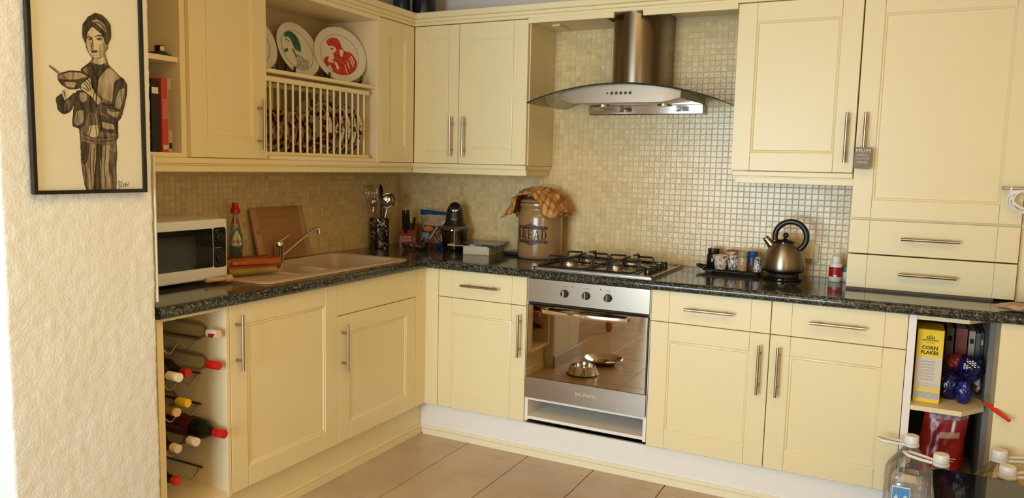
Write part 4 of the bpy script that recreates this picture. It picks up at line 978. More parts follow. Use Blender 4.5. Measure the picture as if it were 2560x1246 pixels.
obj('tray_handle', tube(B(), smooth_path([(x0+.004, -.15, .927), (x0-.03, -.140, .934), (x0-.042, -.112, .938), (x0-.03, -.085, .934), (x0+.004, -.075, .927)], 5), .0055, 8), 'black', t, smooth=60)
zt_ = .9264
t = thing('coffee_jar', 'black jar with square black lid at the left end of the tray', 'jar', (1.885, -.090, zt_))
obj('jar_body', lathe(B(), [(.028, zt_), (.031, zt_+.004), (.031, zt_+.060), (.026, zt_+.066)], c=(1.888, -.085, 0)), 'blackgloss', t, smooth=40)
obj('lid', lathe(B(), [(.0265, zt_+.0662), (.0270, zt_+.068), (.0270, zt_+.089), (.025, zt_+.091), (0, zt_+.091)], c=(1.888, -.085, 0)), 'black', t, smooth=35)
fl1 = print_mat('floral_cup', '#d6cbb8', ['#1c2a2e', '#b86a58', '#2c3c34', '#d89a78'], 70, .25); fl2 = print_mat('blue_floral', '#cfc8bc', ['#14181e', '#1e242c', '#3c4650', '#8a8a88'], 130, .25); fl3 = print_mat('gold_floral', '#cdb096', ['#a06a40', '#e2d2bc', '#6a4430'], 60, .25)
def cup(nm, lab, x, y, prof, m, cat='cup', extra=None):
    g = thing(nm, lab, cat, (x, y, zt_)); obj('cup_wall', lathe(B(), [(r, zt_+z) for r, z in prof], c=(x, y, 0), seg=32, cap1=False), m, g, smooth=50); return g
g = cup('flared_cup', 'white flared cup with green and pink flowers on the tray', 1.939, -.160, [(.022, 0), (.0245, .004), (.031, .040), (.0385, .068), (.0365, .068), (.029, .040), (.021, .006), (0, .006)], fl1)
g = cup('gold_mug', 'pinkish mug with gold rim behind the flowered cups', 1.975, -.070, [(.026, 0), (.031, .005), (.034, .040), (.0345, .082), (.0325, .082), (.031, .040), (.027, .008), (0, .008)], fl3)
obj('gold_rim', tube(B(), [(1.975+.0335*cos(q*pi/12), -.070+.0335*sin(q*pi/12), zt_+.083) for q in range(24)], .002, 6, closed=True), 'gold', g, smooth=True)
g = cup('small_pot', 'small black and white flowered pot between mug and pepper mill', 1.994, -.142, [(.018, 0), (.024, .006), (.026, .040), (.022, .066), (.019, .070), (0, .070)], fl2, 'pot')
g = thing('pepper_grinder', 'spice grinder with pale green gold cap on the tray', 'grinder', (2.034, -.135, zt_))
obj('glass_jar', lathe(B(), [(.021, zt_), (.0225, .930), (.0225, .985), (.0215, .990)], c=(2.034, -.135, 0)), noisy('pink_pepper', [(.35, (.36, .19, .10)), (.6, (.55, .36, .22))], 130, .2), g, smooth=40)
obj('grinder_cap', lathe(B(), [(.0225, .9905), (.0235, .992), (.0235, 1.012), (.021, 1.016), (0, 1.017)], c=(2.034, -.135, 0)), mat('olive_cap', (.30, .27, .13), .35), g, smooth=35)
g = thing('spice_grinder', 'spice grinder with bright blue cap on the tray', 'grinder', (2.072, -.105, zt_))
obj('glass_jar', lathe(B(), [(.020, zt_), (.0215, .930), (.0215, .985), (.0205, .990)], c=(2.072, -.105, 0)), noisy('brown_spice', [(.35, (.06, .035, .02)), (.65, (.16, .10, .06))], 130, .15), g, smooth=40)
obj('grinder_cap', lathe(B(), [(.0215, .9905), (.0225, .992), (.0228, 1.014), (.020, 1.018), (0, 1.0185)], c=(2.072, -.105, 0)), mat('blue_cap', (.012, .075, .26), .3), g, smooth=35)
obj('blue_sleeve', lathe(B(), [(.0220, .962), (.0220, .9885)], c=(2.072, -.105, 0), cap0=False, cap1=False), mat('blue_label', (.02, .06, .14), .35), g, smooth=True)
g = cup('flower_shaker', 'narrow black and white flowered shaker against the kettle', 2.104, -.150, [(.020, 0), (.021, .004), (.017, .035), (.0145, .062), (.010, .070), (0, .072)], fl2, 'shaker')
px_, py_ = 2.433, -.118
t = thing('pill_bottle', 'white bottle with red label beside the tall cabinet', 'bottle', (px_, py_, .9105))
obj('bottle_body', lathe(B(), [(.0255, .9107), (.0275, .914), (.0275, .982), (.025, .990), (.017, .995), (.016, .998)], c=(px_, py_, 0)), 'white', t, smooth=40)
obj('cap', lathe(B(), [(.0185, .9985), (.0185, 1.021), (.017, 1.024), (0, 1.0245)], c=(px_, py_, 0), seg=24), 'white', t, smooth=35)
obj('red_label', lathe(B(), [(.0279, .933), (.0279, .976)], c=(px_, py_, 0), cap0=False, cap1=False), mat('red_label', '#a8161a', .4), t, smooth=True)
bm = B(); grid(bm, 6, 3, lambda u, v: V((px_+.0284*sin(-.2+.5*u), py_-.0284*cos(-.2+.5*u), .934+.008*v))); obj('label_patch', bm, 'white', t)
t = thing('vitamin_jar', 'small white jar with teal lid half hidden by the tall cabinet', 'jar', (2.476, -.082, .9105))
obj('jar_body', lathe(B(), [(.0255, .9107), (.027, .913), (.027, .951), (.025, .954)], c=(2.474, -.082, 0)), mat('pale_label', '#d0c6c0', .4), t, smooth=40)
obj('lid', lathe(B(), [(.0272, .9545), (.0275, .956), (.0275, .974), (.026, .976), (0, .976)], c=(2.474, -.082, 0)), mat('teal_lid', (.01, .14, .16), .35), t, smooth=35)
# ------------------------------------------------------------------ display plates and dinner plates
def soft(pts, n=2, k=.14):
    q = [V((a, b, 0)) for a, b in pts]
    for _ in range(n):
        o = []
        for i in range(len(q)):
            a, b = q[i], q[(i+1) % len(q)]; o += [a.lerp(b, k), a.lerp(b, 1-k)]
        q = o
    return [(c.x, c.y) for c in q]
M['china'] = mat('white_china', (.66, .62, .53), .15, coat=.3)
def plate_frame(c, yaw, tilt):
    n = V((cos(tilt)*cos(yaw), -cos(tilt)*sin(yaw), sin(tilt))); a = Z.cross(n).normalized(); return V(c), n, a, n.cross(a)
def disp_plate(name, label, c, yaw, tilt, r, art, inks, edge):
    c, n, a, b = plate_frame(c, yaw, tilt); g = thing('display_plate', label, 'plate', c-b*r, 'display plates on the shelf')
    T = Matrix((( a.x, b.x, n.x, c.x), (a.y, b.y, n.y, c.y), (a.z, b.z, n.z, c.z), (0, 0, 0, 1)))
    obj('plate_disc', lathe(B(), [(0, -.012), (r*.62, -.012), (r*.70, -.009), (r, .003), (r, .006), (r*.97, .0065), (r*.72, -.0035), (r*.66, -.005), (0, -.005)], mtx=T, seg=64), 'china', g, smooth=40)
    obj('rim_line', tube(B(), [T @ V((r*.735*cos(q*pi/36), r*.735*sin(q*pi/36), -.0024)) for q in range(72)], .0009, 5, closed=True), mat('thin_line', (.12, .10, .07), .4), g)
    for k, (ink, pts) in enumerate(art):
        bm = B(); z = -.0046+.00025*k; vs = [bm.verts.new(T @ V((x, y, z if math.hypot(x, y) < r*.66 else z+.0016))) for x, y in soft(pts)]; bm.faces.new(vs)
        bmesh.ops.triangulate(bm, faces=bm.faces); obj('painted_figure', bm, inks[ink], g, smooth='raw')
    s = thing('plate_stand', label.split(' plate')[0] + ' plate held by this black stand with two hooks', 'plate stand', (c-b*r)-n*.0)
    bm = B(); f = c-b*r; zf = 1.7662
    for q in (-1, 1):
        e = f + a*q*r*.62 + b*r*.22
        tube(bm, [V((e.x, e.y, zf+.006))-n*.055, V((e.x, e.y, zf+.006))+n*.030, V((e.x, e.y, zf+.032))+n*.030], .0062, 8)
        tube(bm, [V((e.x, e.y, zf+.006))-n*.055, V((f.x, f.y, zf+.006))-n*.062], .005, 8); tube(bm, [V((e.x, e.y, zf+.006))-n*.045, c+a*q*r*.3-n*.020], .004, 8)
    s['label'] = edge; obj('stand_frame', bm, 'black', s, smooth=50); return g
BOY=[('m',[(-2.357,1.6482),(-2.3884,1.6241),(-2.3608,1.607),(-2.382,1.5681),(-2.4014,1.5663),(-2.4173,1.4682),(-2.3948,1.4634),(-2.3936,1.4368),(-2.3932,1.3587),(-2.3828,1.2881),(-2.2878,1.2863),(-2.2865,1.3899),(-2.284,1.4329),(-2.277,1.4567),(-2.2782,1.4888),(-2.2659,1.5002),(-2.2468,1.5639),(-2.2432,1.5985),(-2.2641,1.6176),(-2.3006,1.647),(-2.3066,1.6711),(-2.3461,1.6659)]),('m',[(-2.3936,1.4368),(-2.3498,1.4282),(-2.2849,1.4328),(-2.2827,1.39),(-2.289,1.3468),(-2.2878,1.2863),(-2.3828,1.2881),(-2.3844,1.3381),(-2.3932,1.3587),(-2.3928,1.404)]),('l',[(-2.3657,1.4214),(-2.3456,1.42),(-2.3513,1.3633),(-2.3632,1.2877),(-2.3739,1.2879),(-2.3735,1.3464)]),('l',[(-2.3274,1.4186),(-2.3019,1.4194),(-2.3108,1.3681),(-2.3067,1.2866),(-2.3332,1.2871),(-2.338,1.355)]),('d',[(-2.3455,1.4221),(-2.3283,1.4206),(-2.3399,1.355),(-2.3369,1.2872),(-2.3605,1.2877),(-2.3495,1.3634)]),('d',[(-2.3905,1.4288),(-2.3656,1.4235),(-2.3743,1.3714),(-2.3902,1.3588),(-2.3928,1.404)]),('m',[(-2.3961,1.4633),(-2.277,1.4567),(-2.2776,1.4396),(-2.3178,1.4295),(-2.3498,1.4282),(-2.3936,1.4377)]),('d',[(-2.4014,1.5663),(-2.3666,1.5696),(-2.3622,1.5125),(-2.3838,1.4652),(-2.4173,1.4674),(-2.4087,1.5132)]),('l',[(-2.3931,1.561),(-2.369,1.5653),(-2.3713,1.5406),(-2.3876,1.5351)]),('l',[(-2.4037,1.5096),(-2.381,1.5153),(-2.3831,1.4824),(-2.3989,1.4693),(-2.4101,1.4767)]),('m',[(-2.3386,1.6053),(-2.3006,1.647),(-2.2641,1.6176),(-2.2432,1.5985),(-2.2468,1.5639),(-2.2655,1.511),(-2.2829,1.4906),(-2.2785,1.4545),(-2.3351,1.4581),(-2.342,1.514)]),('l',[(-2.3318,1.606),(-2.3031,1.6425),(-2.2688,1.6192),(-2.2861,1.5984),(-2.2928,1.5429),(-2.3224,1.553),(-2.3376,1.5724)]),('d',[(-2.3356,1.5061),(-2.306,1.4997),(-2.2806,1.4886),(-2.2794,1.4553),(-2.3342,1.4582)]),('l',[(-2.3272,1.4858),(-2.2904,1.4795),(-2.2885,1.4647),(-2.3256,1.467)]),('d',[(-2.3884,1.6241),(-2.357,1.6482),(-2.3098,1.6479),(-2.3007,1.6449),(-2.3386,1.6053),(-2.342,1.5389),(-2.3491,1.5052),(-2.3622,1.5125),(-2.3644,1.5698),(-2.3563,1.6074)]),('m',[(-2.3797,1.6271),(-2.3573,1.64),(-2.3603,1.6192),(-2.3693,1.6141)]),('m',[(-2.3666,1.5122),(-2.3423,1.5057),(-2.335,1.4372),(-2.3718,1.4357),(-2.3841,1.4578)]),('w',[(-2.3659,1.4731),(-2.3412,1.4766),(-2.3402,1.4433),(-2.3607,1.4361),(-2.3703,1.4502)]),('d',[(-2.2812,1.6031),(-2.2584,1.6182),(-2.2432,1.5985),(-2.2495,1.5551),(-2.2659,1.5002),(-2.2853,1.4905),(-2.3284,1.515),(-2.3238,1.5404),(-2.293,1.5366),(-2.2845,1.5774)]),('l',[(-2.2727,1.5786),(-2.2517,1.5891),(-2.2595,1.5457),(-2.2722,1.5233),(-2.2861,1.5329)]),('l',[(-2.3143,1.5244),(-2.2677,1.5172),(-2.2802,1.4993),(-2.3057,1.5082)]),('d',[(-2.4601,1.541),(-2.4439,1.5543),(-2.4279,1.5398),(-2.4059,1.5618),(-2.4023,1.544),(-2.4199,1.5084),(-2.44,1.499),(-2.4548,1.5098)]),('m',[(-2.4387,1.5309),(-2.4172,1.5447),(-2.4194,1.5205),(-2.4356,1.5053)]),('w',[(-2.4415,1.5625),(-2.4287,1.5716),(-2.4239,1.5562),(-2.4331,1.5362),(-2.4411,1.5419)]),('m',[(-2.4533,1.6046),(-2.4205,1.6183),(-2.3864,1.6203),(-2.3598,1.6091),(-2.3783,1.5847),(-2.4004,1.5712),(-2.4225,1.5691),(-2.4409,1.5784),(-2.4507,1.5892)]),('d',[(-2.4514,1.5911),(-2.4089,1.5928),(-2.363,1.6067),(-2.3783,1.5847),(-2.4004,1.5712),(-2.4225,1.5691),(-2.4409,1.5784)]),('l',[(-2.4364,1.5867),(-2.4005,1.5885),(-2.4054,1.5747),(-2.4265,1.5738)]),('l',[(-2.446,1.6035),(-2.4207,1.6143),(-2.3866,1.6162),(-2.3686,1.6093),(-2.3916,1.5987),(-2.4256,1.595)]),('m',[(-2.4775,1.6243),(-2.4726,1.6273),(-2.4275,1.5996),(-2.4331,1.595)]),('w',[(-2.3903,1.5754),(-2.3833,1.5903),(-2.3753,1.5952),(-2.3676,1.6021),(-2.3598,1.6091),(-2.3549,1.5871),(-2.3467,1.5674),(-2.3263,1.5464),(-2.337,1.5289),(-2.3584,1.554),(-2.382,1.5681)]),('w',[(-2.3727,1.7267),(-2.3508,1.7504),(-2.3062,1.7456),(-2.3006,1.6969),(-2.3265,1.6644),(-2.349,1.6606),(-2.3657,1.6835)]),('l',[(-2.3729,1.7227),(-2.3583,1.729),(-2.3551,1.6972),(-2.3491,1.6818),(-2.3601,1.6802),(-2.3679,1.6953)]),('l',[(-2.3281,1.7052),(-2.302,1.7091),(-2.3062,1.6836),(-2.3264,1.6652),(-2.3313,1.6802)]),('l',[(-2.3476,1.6616),(-2.3265,1.6644),(-2.3086,1.6812),(-2.3068,1.6545),(-2.3281,1.6444),(-2.3495,1.6483)]),('w',[(-2.3366,1.6581),(-2.3135,1.6702),(-2.3118,1.6539),(-2.3303,1.6458)]),('d',[(-2.377,1.718),(-2.3758,1.7482),(-2.3587,1.7732),(-2.3362,1.7878),(-2.313,1.7834),(-2.2909,1.7626),(-2.2912,1.7273),(-2.3022,1.7049),(-2.3099,1.7079),(-2.315,1.7298),(-2.3335,1.7411),(-2.3486,1.7508),(-2.3639,1.7301),(-2.3695,1.6991)]),('l',[(-2.3503,1.7646),(-2.3323,1.7718),(-2.3102,1.7614),(-2.3019,1.738),(-2.3197,1.7475),(-2.3372,1.7588)]),('d',[(-2.362,1.7115),(-2.353,1.7177),(-2.3469,1.7146),(-2.3542,1.7086)]),('d',[(-2.3397,1.7165),(-2.3274,1.7225),(-2.3162,1.7201),(-2.3278,1.7126)]),('m',[(-2.3408,1.7237),(-2.3272,1.7291),(-2.3137,1.7271),(-2.3273,1.7258)]),('m',[(-2.3507,1.7079),(-2.3472,1.7085),(-2.3465,1.6903),(-2.354,1.69)]),('d',[(-2.3544,1.681),(-2.3445,1.6849),(-2.3347,1.6838),(-2.3376,1.6776),(-2.3519,1.6757)]),('w',[(-2.35,1.6792),(-2.3384,1.6812),(-2.3403,1.6789),(-2.3483,1.6774)]),('l',[(-2.3495,1.6703),(-2.3361,1.6721),(-2.3398,1.6675),(-2.347,1.6666)])]
SIGN=[[(-2.2805,1.3166),(-2.2794,1.2926)],[(-2.2805,1.3157),(-2.2739,1.3122),(-2.278,1.3057),(-2.2724,1.3013),(-2.2784,1.2939)],[(-2.269,1.3165),(-2.2706,1.2969)],[(-2.2655,1.3055),(-2.2605,1.3077),(-2.2599,1.2989),(-2.2657,1.2981),(-2.2655,1.3055)],[(-2.2565,1.312),(-2.259,1.2967)],[(-2.2568,1.3032),(-2.2518,1.3067),(-2.2521,1.297)],[(-2.2466,1.3141),(-2.2485,1.3031)]]
REDP=[('r',[(-0.065,0.057),(-0.0525,0.0733),(-0.0273,0.0854),(-0.0031,0.0846),(0.0104,0.0682),(0.0175,0.0361),(0.0311,0.0229),(0.0654,0.0186),(0.0837,-0.0042),(0.091,-0.0334),(0.0747,-0.0716),(0.0379,-0.0991),(-0.0042,-0.1107),(-0.0406,-0.1099),(-0.0473,-0.084),(-0.0587,-0.0544),(-0.0754,-0.0691),(-0.0874,-0.0574),(-0.091,-0.0336),(-0.0755,-0.0151),(-0.06,-0.0139),(-0.047,-0.032),(-0.0309,-0.0204),(-0.0324,-0.001),(-0.0527,0.039)]),('w',[(-0.0526,0.0397),(-0.0314,0.0432),(-0.0143,0.0339),(-0.0176,0.0154),(-0.0386,0.0042),(-0.0481,0.0151)]),('r',[(-0.0453,0.0301),(-0.0278,0.0322),(-0.0324,0.0235),(-0.043,0.0222)]),('w',[(-0.0604,-0.0172),(-0.0488,-0.0322),(-0.0322,-0.0369),(-0.0383,-0.0434),(-0.0588,-0.043),(-0.0701,-0.0378)]),('w',[(-0.0344,-0.0404),(-0.0221,-0.039),(-0.0056,-0.0781),(-0.01,-0.0894),(-0.0243,-0.08)]),('w',[(0.0027,0.031),(0.0253,0.0238),(0.0116,-0.0107),(0.0011,-0.0053)]),('w',[(0.056,0.0026),(0.0648,0.0019),(0.0775,-0.0348),(0.0726,-0.0437)]),('w',[(0.0473,-0.0083),(0.0527,-0.0077),(0.0696,-0.0523),(0.0636,-0.0562)]),('w',[(0.0323,-0.0265),(0.037,-0.026),(0.0464,-0.0646),(0.0403,-0.0702)]),('w',[(0.0187,-0.0477),(0.0223,-0.0474),(0.03,-0.0926),(0.0251,-0.0947)])]
GRNP=[('g',[(-0.0658,0.0645),(-0.0474,0.0815),(-0.0145,0.0909),(0.0109,0.0791),(0.0264,0.0598),(0.0307,0.026),(0.023,-0.008),(0.0057,-0.0043),(-0.0158,0.0048),(-0.0209,0.0303),(-0.0267,0.0526),(-0.0404,0.0596),(-0.0619,0.0545)]),('h',[(-0.0278,-0.0263),(0.0074,-0.0181),(0.04,-0.0384),(0.0675,-0.044),(0.0425,-0.0882),(0.0009,-0.1137),(-0.0411,-0.1179),(-0.0619,-0.1015),(-0.018,-0.0712)]),('w',[(-0.0224,-0.0348),(-0.0043,-0.0353),(0.0239,-0.0688),(0.0131,-0.0764)]),('w',[(-0.0147,-0.0862),(-0.0051,-0.0819),(-0.005,-0.1067),(-0.014,-0.1093)]),('w',[(0.0217,-0.0753),(0.0467,-0.0626),(0.0391,-0.073),(0.0212,-0.0831)]),('g',[(-0.0903,-0.0172),(-0.0758,-0.0022),(-0.0573,0.0),(-0.064,-0.0148),(-0.0795,-0.0201)]),('g',[(-0.0348,0.0019),(-0.0259,0.0048),(-0.0107,-0.0362),(-0.016,-0.0401)]),('k',[(-0.0613,0.0438),(-0.0503,0.0472),(-0.0477,0.043),(-0.0591,0.0381)]),('k',[(-0.0471,0.0385),(-0.0382,0.0415),(-0.0377,0.0369),(-0.0466,0.0339)]),('h',[(-0.0969,0.0426),(-0.0877,0.0471),(-0.0926,0.0189),(-0.101,0.0146)]),('h',[(-0.1056,0.0048),(-0.0994,0.0072),(-0.1025,-0.0251),(-0.1087,-0.0275)])]
LINES=[(3,[(-2.3653,1.7158),(-2.3587,1.7189),(-2.3499,1.717)]),(3,[(-2.3409,1.7216),(-2.3295,1.7271),(-2.3151,1.7252)]),(2,[(-2.3488,1.7123),(-2.3532,1.6901),(-2.3479,1.688)]),(2.5,[(-2.3535,1.6803),(-2.3448,1.6783),(-2.3357,1.6824)]),(3,[(-2.375,1.7464),(-2.3614,1.7607),(-2.3413,1.7703)]),(3,[(-2.3692,1.7293),(-2.3508,1.7525),(-2.3282,1.7624),(-2.3062,1.7456)]),(3,[(-2.3321,1.778),(-2.3099,1.7676),(-2.297,1.7471)]),(2,[(-2.346,1.7613),(-2.3286,1.7501),(-2.3112,1.7324)]),(2,[(-2.3594,1.757),(-2.3667,1.7357)]),(4,[(-2.3549,1.6443),(-2.3386,1.6053),(-2.3416,1.572),(-2.3447,1.5387)]),(4,[(-2.303,1.6446),(-2.3244,1.6234),(-2.3378,1.6033)]),(3,[(-2.3463,1.6372),(-2.352,1.6038),(-2.3488,1.5713),(-2.3568,1.5377)]),(3,[(-2.3282,1.6415),(-2.3357,1.6221)]),(4,[(-2.2812,1.6031),(-2.2894,1.5728),(-2.2929,1.5387)]),(3,[(-2.2595,1.6139),(-2.2655,1.5792),(-2.2629,1.5454)]),(3,[(-2.3145,1.5202),(-2.2866,1.518),(-2.2675,1.5237)]),(3,[(-2.3231,1.5363),(-2.3047,1.5335),(-2.2906,1.5368)]),(3,[(-2.3811,1.5905),(-2.3685,1.5776),(-2.3644,1.5698)]),(3,[(-2.3744,1.5945),(-2.3626,1.5823),(-2.3595,1.5723)]),(3,[(-2.3672,1.6005),(-2.3571,1.5869),(-2.354,1.577)]),(2.5,[(-2.3881,1.5777),(-2.3731,1.5722),(-2.3667,1.5671)]),(3,[(-2.448,1.6052),(-2.4206,1.6163),(-2.3865,1.6178),(-2.365,1.6106)]),(4,[(-2.4506,1.5907),(-2.4132,1.5916),(-2.363,1.6067)]),(3,[(-2.4374,1.5628),(-2.4351,1.5472)]),(3,[(-2.4422,1.5465),(-2.4311,1.5116),(-2.4357,1.5033)]),(3,[(-2.4147,1.553),(-2.4263,1.528),(-2.4334,1.5074)]),(4,[(-2.3356,1.5061),(-2.33,1.4731),(-2.3342,1.4582)]),(3,[(-2.3293,1.4899),(-2.2879,1.4818),(-2.2817,1.4587)]),(3,[(-2.4021,1.5501),(-2.3994,1.5099),(-2.4094,1.4727)]),(3,[(-2.3811,1.5357),(-2.378,1.5032),(-2.3858,1.47)]),(3,[(-2.3666,1.5122),(-2.3612,1.4796),(-2.3693,1.442)]),(3,[(-2.3513,1.5051),(-2.3481,1.4721),(-2.3449,1.4389)]),(3,[(-2.317,1.4527),(-2.3131,1.4318)]),(3,[(-2.3888,1.4493),(-2.3539,1.4385),(-2.2797,1.4459)]),(4,[(-2.3919,1.4267),(-2.389,1.3877),(-2.3822,1.3381),(-2.381,1.2897)]),(4,[(-2.3455,1.4221),(-2.3422,1.3887),(-2.3529,1.3465),(-2.3528,1.2892)]),(3,[(-2.3636,1.4173),(-2.3691,1.3673),(-2.3663,1.2895)]),(3,[(-2.3182,1.4189),(-2.3252,1.3552),(-2.323,1.2887)]),(3,[(-2.2971,1.4238),(-2.3019,1.3553),(-2.2972,1.2882)]),(3,[(-2.355,1.4093),(-2.3596,1.3465),(-2.3567,1.3045)]),(3,[(-2.3322,1.4142),(-2.335,1.3635),(-2.3405,1.3127)]),(3,[(-2.3813,1.4168),(-2.385,1.3795)]),(3,[(-2.3071,1.4065),(-2.3069,1.3467)])]
pk = {'r': noisy('red_glaze', [(.35, (.42, .025, .015)), (.65, (.55, .06, .04))], 60, .25), 'w': M['china'], 'g': noisy('green_glaze', [(.35, (.012, .085, .055)), (.65, (.03, .15, .10))], 60, .25), 'h': print_mat('green_speckle', (.55, .53, .43), [(.02, .12, .07), (.05, .17, .10), (.30, .34, .24)], 220, .25, .25), 'k': mat('dark_red_glaze', (.20, .05, .03), .3)}
disp_plate('a', 'white display plate with a red painted figure, right of the green one', (.192, -.770, 1.9035), R(22), R(15), .138, REDP, pk, 'black plate stand with two hooks under the red painted plate')
disp_plate('b', 'white display plate with a green haired painted figure', (.135, -1.0, 1.8965), R(2), R(18), .130, GRNP, pk, 'black plate stand with two hooks under the green painted plate')
disp_plate('c', 'plain white display plate mostly hidden behind the left cabinet door', (.135, -1.272, 1.8945), R(0), R(18), .128, [], pk, 'black plate stand mostly hidden beside the left cabinet door')
# flowered dinner plates standing in the rack
def flower_mat():
    m = mat('maroon_flowers', (.66, .60, .50), .18, coat=.3); nd, lk, b = NT(m); t = nd.new('ShaderNodeTexCoord')
    sx = nd.new('ShaderNodeSeparateXYZ'); lk.new(t.outputs['Object'], sx.inputs[0])
    cb = nd.new('ShaderNodeCombineXYZ'); lk.new(sx.outputs[0], cb.inputs[0]); lk.new(sx.outputs[1], cb.inputs[1])
    ln = nd.new('ShaderNodeVectorMath'); ln.operation = 'LENGTH'; lk.new(cb.outputs[0], ln.inputs[0])
    v = nd.new('ShaderNodeTexVoronoi'); v.inputs['Scale'].default_value = 36; v.inputs['Randomness'].default_value = .85; lk.new(cb.outputs[0], v.inputs['Vector'])
    n = nd.new('ShaderNodeTexNoise'); n.inputs['Scale'].default_value = 110; n.inputs['Detail'].default_value = 3; lk.new(cb.outputs[0], n.inputs['Vector'])
    ad = nd.new('ShaderNodeMath'); ad.operation = 'MULTIPLY_ADD'; ad.inputs[1].default_value = .55; lk.new(n.outputs['Fac'], ad.inputs[0]); lk.new(v.outputs['Distance'], ad.inputs[2])
    r = ramp(nd, [(.36, (.040, .008, .006)), (.70, (.11, .019, .012)), (.80, (.18, .08, .04)), (.86, (.56, .49, .38))]); lk.new(ad.outputs[0], r.inputs[0])
    gt = nd.new('ShaderNodeMath'); gt.operation = 'GREATER_THAN'; gt.inputs[1].default_value = .050; lk.new(ln.outputs['Value'], gt.inputs[0])
    mx = nd.new('ShaderNodeMix'); mx.data_type = 'RGBA'; mx.inputs['A'].default_value = (.66, .60, .50, 1); lk.new(gt.outputs[0], mx.inputs['Factor']); lk.new(r.outputs[0], mx.inputs['B']); lk.new(mx.outputs['Result'], b.inputs['Base Color']); return m
M['flowers'] = flower_mat()
ordn = ['first', 'second', 'third', 'fourth', 'fifth', 'sixth', 'seventh', 'eighth']
def dplate(r):
    return lathe(B(), [(0, -.001), (r*.55, -.001), (r*.62, .003), (r, .016), (r, .019), (r*.98, .0195), (r*.64, .0075), (r*.56, .0035), (0, .0035)], seg=48)
def plates(r, xs, ys, kind, grp):
    p0 = None
    for k, y in enumerate(ys):
        if p0 is None: p0 = obj('dinner_plate' if r > .11 else 'side_plate', dplate(r), 'flowers', smooth=40, local=True); p = p0
        else: p = p0.copy(); COL.objects.link(p)
        p.location = (xs, y, 1.4225+r); p.rotation_euler = (R(90+3), R(37*k), 0) if False else (R(92), 0, 0)
        p.rotation_euler = (Matrix.Rotation(R(92), 4, 'X') @ Matrix.Rotation(R(53*k), 4, 'Z')).to_euler()
        tag(p, '%s maroon flowered plate in the rack, %s from the left' % (kind, ordn[k]), 'plate', grp)
plates(.0925, .178, [-1.3525+.0449*(k+1)-.0225+.0 for k in range(8)], 'small', 'small flowered plates in the rack')
plates(.125, .180, [-.701-.0449*(5-k)-.0225 for k in range(6)], 'large', 'large flowered plates in the rack')
# ------------------------------------------------------------------ books and trinket on the open shelf
def book(label, x0, x1, y0, y1, z0, h, m, band=None, pages=True, grp=None, name='book'):
    t = thing(name, label, 'book', ((x0+x1)/2, (y0+y1)/2, z0), grp)
    bm = B(); box(bm, x1-.003, x1, y0, y1, z0, z0+h, .001); box(bm, x0, x1-.003, y0, y0+.0022, z0, z0+h); box(bm, x0, x1-.003, y1-.0022, y1, z0, z0+h)
    obj('cover', bm, m, t); obj('pages', box(B(), x0+.004, x1-.0035, y0+.0024, y1-.0024, z0+.003, z0+h-.003), 'pages', t)
    if band:
        for a, b, mm in band: obj('spine_label', box(B(), x1+.0002, x1+.0008, y0+.0025, y1-.0025, z0+h*a, z0+h*b), mm, t)
    return t
bs = 'books on the open shelf by the pier'; zb_ = 1.4064
redm = mat('red_book_cover', '#b4402e', .5); darkm = mat('black_book_cover', (.012, .010, .010), .5); beig = mat('beige_book_cover', (.45, .32, .19), .6)
tan = mat('tan_spine_label', (.60, .42, .34), .6)
book('thin beige paperback at the right end of the open shelf', .075, .281, -1.8335, -1.8165, zb_, .266, beig, [(.05, .13, 'dark'), (.3, .85, mat('brown_print', (.30, .19, .11), .6))], grp=bs)
book('red hardback book on the open shelf', .075, .282, -1.8600, -1.8340, zb_, .264, redm, [(.04, .10, tan), (.45, .72, mat('red_print', (.50, .14, .09), .5))], grp=bs)
book('black book with white spine label beside the red book', .075, .278, -1.8990, -1.8680, zb_, .252, darkm, [(.82, .91, 'paper')], grp=bs)
book('dark red thin book squeezed between the red and black books', .075, .25, -1.8672, -1.8608, zb_, .262, mat('dark_red_cover', (.16, .02, .015), .5), grp=bs)
book('dark grey book nearest the pier on the open shelf', .075, .25, -1.9360, -1.9005, zb_, .24, mat('charcoal_cover', (.03, .03, .03), .5), grp=bs)
t = thing('trinket_box', 'small dark green trinket with a pale cube on top', 'ornament', (.22, -1.825, 1.7522))
obj('base', box(box(B(), .185, .262, -1.855, -1.795, 1.7524, 1.761, .002), .195, .25, -1.846, -1.802, 1.7612, 1.768, .002), mat('dark_teal', (.03, .045, .035), .4), t); obj('cube', box(B(), .212, .240, -1.830, -1.808, 1.7682, 1.793, .002), 'iron', t); obj('cube_face', box(B(), .2402, .2415, -1.827, -1.811, 1.773, 1.789), 'paper', t)
# ------------------------------------------------------------------ jars on top of the cabinets
def canister(label, x, y, m, r=.045):
    t = thing('blue_canister', label, 'canister', (x, y, 2.1045)); obj('body', lathe(B(), [(r*.95, 2.1047), (r, 2.110), (r, 2.31), (r*.9, 2.33), (r*.6, 2.345)], c=(x, y, 0), seg=24), m, t, smooth=40)
    obj('lid', lathe(B(), [(r*.62, 2.3455), (r*.64, 2.36), (0, 2.362)], c=(x, y, 0), seg=24), 'black', t, smooth=40)
canister('glossy navy canister on top of the corner cabinet, left one', .190, -.260, mat('navy_glaze', (.012, .030, .085), .2), .046)
canister('near black blue canister on top of the corner cabinet, right one', .290, -.190, mat('midnight_glaze', (.006, .007, .016), .25), .064)
